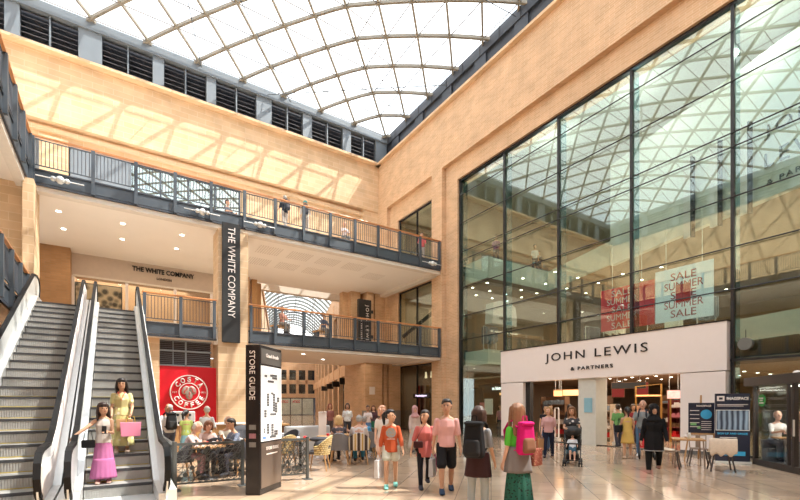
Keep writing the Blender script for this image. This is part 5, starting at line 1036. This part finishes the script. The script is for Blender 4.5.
MB().path([tuple(p['L']['sh'] + Vector((-.06, -.09, .02))), tuple(p['L']['chs'] + Vector((0, -.15, -.02))), tuple(p['L']['sh'] + Vector((.06, -.09, .02)))], .03, .01, up=(0, 1, 0)).build('lanyard', red, p['t'])
carrier(p, 'R', 'large pink carrier bag with yellow handles on the escalator', (.80, .28, .42), .36, .28, .12, c2=(.7, .45, .1), drop=.12)
o_ = p['handR']; t = thing('shopping_bag', 'brown paper bag beside the pink carrier bag on the escalator', 'bag', o_ + Vector((-.1, .12, -.3)), 0); MB().box(-.14, .14, -.04, .04, 0, .24).build('bag_body', fab((.5, .32, .16)), t, bevel=.006); MB().path([(-.05, 0, .23), (-.04, 0, .31), (.04, 0, .31), (.05, 0, .23)], .012, .01, up=(0, 1, 0)).build('handle', fab((.5, .32, .16)), t)
# ---- coffee shop people
SIT = ((82, 84), (78, 82))
p = person('grey haired man in a white shirt with a black rucksack standing at the coffee counter', 1.35, 14.65, 195, 1.68, ((.70, .70, .72), .8), ('trousers', (.08, .09, .12), 1.9), ('crop', (.45, .44, .43)), 'tan', fem=False, near=False, yaw=40, wide=1.1)
backpack(p, 'black rucksack worn by the grey haired man at the coffee counter', (.02, .02, .022), (.03, .03, .03), 1.1, .2, .52)
person('black haired woman in yellow and blue standing at the coffee counter', 1.78, 14.3, 170, 1.5, ((.45, .55, .16), .4), ('skirt', (.25, .50, .62), 1.6), ('ponytail', (.015, .012, .012)), 'mid', near=False, yaw=-30)
person('grey haired man in a pale striped shirt at the right end of the coffee counter', 2.3, 14.1, 150, 1.62, ((.62, .64, .66), 1.3), ('trousers', (.35, .30, .24), 1.9), ('crop', (.45, .43, .40)), 'tan', fem=False, near=False, yaw=30, arms=((20, 8, 50), (10, 8, 30)))
person('seated elderly person in a pale pink floral shirt nearest the escalator', 1.28, 10.75, 65, 1.62, ((.78, .60, .58), 1.2), ('trousers', (.35, .22, .26), 1.9), ('crop', (.66, .58, .52)), 'light', legs=SIT, arms=((35, 10, 50), (35, 10, 50)), sit=.47, lean=24, near=False, nod=18, pat=(22, (.5, .28, .38), .2))
person('seated brown haired person leaning over the coffee table', 1.85, 11.35, 0, 1.6, ((.66, .50, .46), .9), ('trousers', (.1, .1, .12), 1.9), ('bob', (.20, .08, .04)), 'light', legs=SIT, arms=((40, 12, 60), (40, 12, 60)), sit=.47, lean=22, near=False, nod=20)
person('seated grey haired man in a cream shirt reaching across the table', 2.3, 11.6, 20, 1.7, ((.68, .62, .54), 1.6), ('trousers', (.3, .26, .2), 1.9), ('crop', (.60, .56, .50)), 'tan', legs=SIT, arms=((55, 10, 20), (40, 12, 50)), sit=.47, lean=18, near=False, fem=False)
person('seated dark haired person in a slate blue shirt with a hand at the face', 2.45, 10.75, -70, 1.62, ((.16, .19, .27), .9), ('trousers', (.05, .05, .07), 1.9), ('short', (.02, .014, .012)), 'tan', legs=SIT, arms=((30, 10, 110), (35, 12, 60)), sit=.47, lean=14, near=False, nod=10, pat=(18, (.35, .36, .42), .2))
person('blonde woman sitting at a coffee table with her back to us, arm stretched left', 5.3, 11.25, 170, 1.62, ((.12, .11, .13), .2), ('trousers', (.05, .05, .06), 1.9), ('bob', (.62, .42, .20)), 'light', legs=SIT, arms=((30, 62, 6), (20, 16, 40)), sit=.47, near=False, wide=1.05)
person('white haired person in a white shirt on the striped chair, seen from behind', 5.78, 10.95, 152, 1.66, ((.74, .68, .68), .9), ('jeans', (.05, .2, .3), 1.9), ('crop', (.42, .42, .42)), 'light', legs=SIT, arms=((25, 14, 50), (25, 14, 50)), sit=.47, near=False, wide=1.25)
person('sitter in a bright blue shirt behind the right end of the coffee seating', 6.3, 11.55, 160, 1.62, ((.10, .36, .62), .9), ('trousers', (.1, .1, .12), 1.9), ('crop', (.3, .28, .26)), 'light', legs=SIT, arms=((30, 20, 50), (30, 20, 40)), sit=.47, near=False, lean=18)
# ---- arcade walkers
person('woman in a white patterned blouse walking out of the arcade', 9.6, 19.4, -25, 1.74, ((.66, .66, .66), .9), ('trousers', (.05, .05, .06), 1.9), ('bob', (.02, .015, .015)), 'mid', near=False, pat=(14, (.1, .1, .12), .18), legs=((12, 4), (-12, 12)), wide=1.15)
person('walker in a dark vest behind the host stand', 9.9, 22.5, -20, 1.6, ((.4, .38, .36), .5), ('shorts', (.1, .1, .12), .8), ('crop', (.06, .04, .03)), 'mid', near=False)
person('woman in a white top and blue skirt in the arcade', 10.3, 18.6, -25, 1.62, ((.72, .62, .60), .8), ('skirt', (.10, .20, .38), 1.8), ('bun', (.04, .02, .015)), 'mid', near=False, arms=((20, 10, 80), (20, 10, 80)))
person('walker in dark green at the right side of the arcade', 11.3, 19.8, -30, 1.62, ((.10, .05, .06), .9), ('skirt', (.03, .14, .08), 1.3), ('long', (.10, .03, .02)), 'tan', near=False)
person('person with red brown hair behind the white host stand', 9.2, 20.6, -10, 1.72, ((.3, .12, .1), .9), ('trousers', (.1, .08, .08), 1.9), ('bob', (.22, .05, .03)), 'tan', near=False)
# ---- upper level people
for a in (('man in dark and white with a rucksack leaning at the upper railing', 6.95, 20.9, 200, 10.17, (.04, .05, .07), 'crop', (.35, .34, .32)), ('person in white with a blue cap and rucksack at the upper railing', 8.0, 20.9, 160, 10.17, (.75, .73, .70), 'hat', (.10, .40, .42)), ('pink faced person low behind the upper railing right of the blue cap', 10.4, 21.4, 0, 10.17 - .35, (.6, .5, .48), 'crop', (.5, .3, .2)), ('sitter on the far part of the upper balcony left of the standing men', 4.55, 22.2, 30, 10.17 - .3, (.1, .1, .12), 'short', (.05, .03, .03)),
          ('person in red and brown resting at the middle level railing', 6.85, 21.0, 20, 5.07, (.42, .20, .15), 'short', (.25, .1, .06)), ('dark haired person behind the middle level railing, further right', 9.15, 21.3, 10, 5.07 - .15, (.12, .14, .2), 'short', (.05, .04, .04)), ('person in red and white at the right end of the upper railing', 15.3, 21.0, -30, 10.17, (.7, .15, .15), 'short', (.04, .03, .03))):
    if 'low' in a[0] or 'far part' in a[0] or 'further right' in a[0] or 'resting' in a[0]:
        zz = 5.07 if a[4] < 8 else 10.17
        person(a[0], a[1], a[2], a[3], 1.7, (a[5], .9), ('trousers', (.3, .28, .26), 1.9), (a[6], a[7]), 'tan', legs=SIT, arms=((30, 12, 50), (30, 12, 50)), sit=.46, z=zz, near=False)
        t = thing('bench', 'low bench under the ' + a[0].split(' at ')[0].split(' behind ')[0].split(' low ')[0].split(' on the ')[0].split(' resting')[0] + (' on the upper balcony' if zz > 8 else ' on the middle level'), 'bench', (a[1], a[2], zz), R(a[3])); MB().box(-.45, .45, -.12, .35, .38, .46).build('seat', wood, t); MB().box(-.4, -.32, -.1, .3, 0, .38).build('leg', steel_blue, t); MB().box(.32, .4, -.1, .3, 0, .38).build('leg', steel_blue, t)
    else:
        p = person(a[0], a[1], a[2], a[3], 1.72, (a[5], .9), ('trousers', (.6, .55, .5), 1.9), (a[6], a[7]), 'tan', z=a[4], near=False, fem=False, arms=((20, 12, 50), (20, 12, 50)))
        if 'rucksack' in a[0]: backpack(p, ('dark' if 'dark' in a[0] else 'grey') + ' rucksack worn by the ' + a[0].split(' with')[0] + ' on the upper balcony', (.06, .07, .09), (.1, .1, .12), 1., .2, .5)
# ---- people inside the store and the pod
for i, (l, x, y, rz, c, hr, hc_, b) in enumerate((('shopper in a green t-shirt inside the entrance', 16.9, 10.35 - .5, 140, (.14, .34, .12), 'short', (.05, .03, .02), 'trousers'), ('shopper in black browsing left of the entrance pillar', 18.6, 13.3, 100, (.03, .03, .035), 'long', (.02, .015, .012), 'trousers'), ('shopper in a white top deep inside the left half of the entrance', 20.2, 14.6, -60, (.6, .58, .56), 'bob', (.08, .04, .03), 'trousers'),
     ('shopper in dark red inside the entrance left of the yellow dress', 18.3, 10.0, -60, (.25, .04, .05), 'long', (.03, .02, .015), 'trousers'), ('dark dressed shopper right behind the yellow dress', 18.2, 9.2, 60, (.03, .03, .04), 'bob', (.02, .02, .02), 'jeans'), ('shopper in grey at the back of the right half of the entrance', 22.0, 11.8, -50, (.2, .2, .22), 'short', (.06, .04, .03), 'trousers'), ('shopper in brown just right of the pink shirted woman with the paper bag', 18.2, 14.1, -45, (.2, .1, .07), 'short', (.03, .02, .02), 'trousers'), ('shopper in navy between the two security gates', 19.8, 12.9, -60, (.04, .05, .1), 'short', (.03, .02, .02), 'trousers'),
     ('shopper in pink in the dark shop behind the glass', 17.7, 17.0, -45, (.5, .2, .25), 'short', (.03, .02, .02), 'trousers'))):
    person(l, x, y, rz, 1.68, (c, .9), (b, (.05, .05, .07), 1.9), (hr, hc_), 'tan', near=False, fem=(i != 0))
for i, (l, x, y) in enumerate((('shopper in white on the store upper level seen through the glass', 21.5, 17.8), ('shopper in dark clothes on the store upper level seen through the glass', 22.6, 18.4), ('shopper in plum on the store upper level at the left end of the glass', 18.4, 18.0))):
    person(l, x, y, -50, 1.7, (((.7, .7, .7), (.05, .05, .06), (.25, .1, .2))[i], .9), ('trousers', (.1, .1, .12), 1.9), ('short', (.05, .03, .02)), 'tan', z=9.75, near=False, face=False)
p = pod_pt(.24, .36); person('white haired person in a white shirt seated inside the glass pod', p[0], p[1], 223 + 90, 1.68, ((.66, .64, .62), .9), ('trousers', (.15, .15, .18), 1.9), ('crop', (.6, .55, .5)), 'light', legs=SIT, arms=((40, 10, 60), (40, 10, 50)), sit=.49, z=.1, near=False, lean=12)
p = pod_pt(1.2, .5); person('person in pink seated on the far bench inside the glass pod', p[0], p[1], 223 - 90, 1.65, ((.60, .34, .34), .9), ('trousers', (.15, .15, .18), 1.9), ('long', (.3, .15, .08)), 'light', legs=SIT, arms=((40, 10, 60), (40, 10, 50)), sit=.49, z=.1, near=False, lean=8)
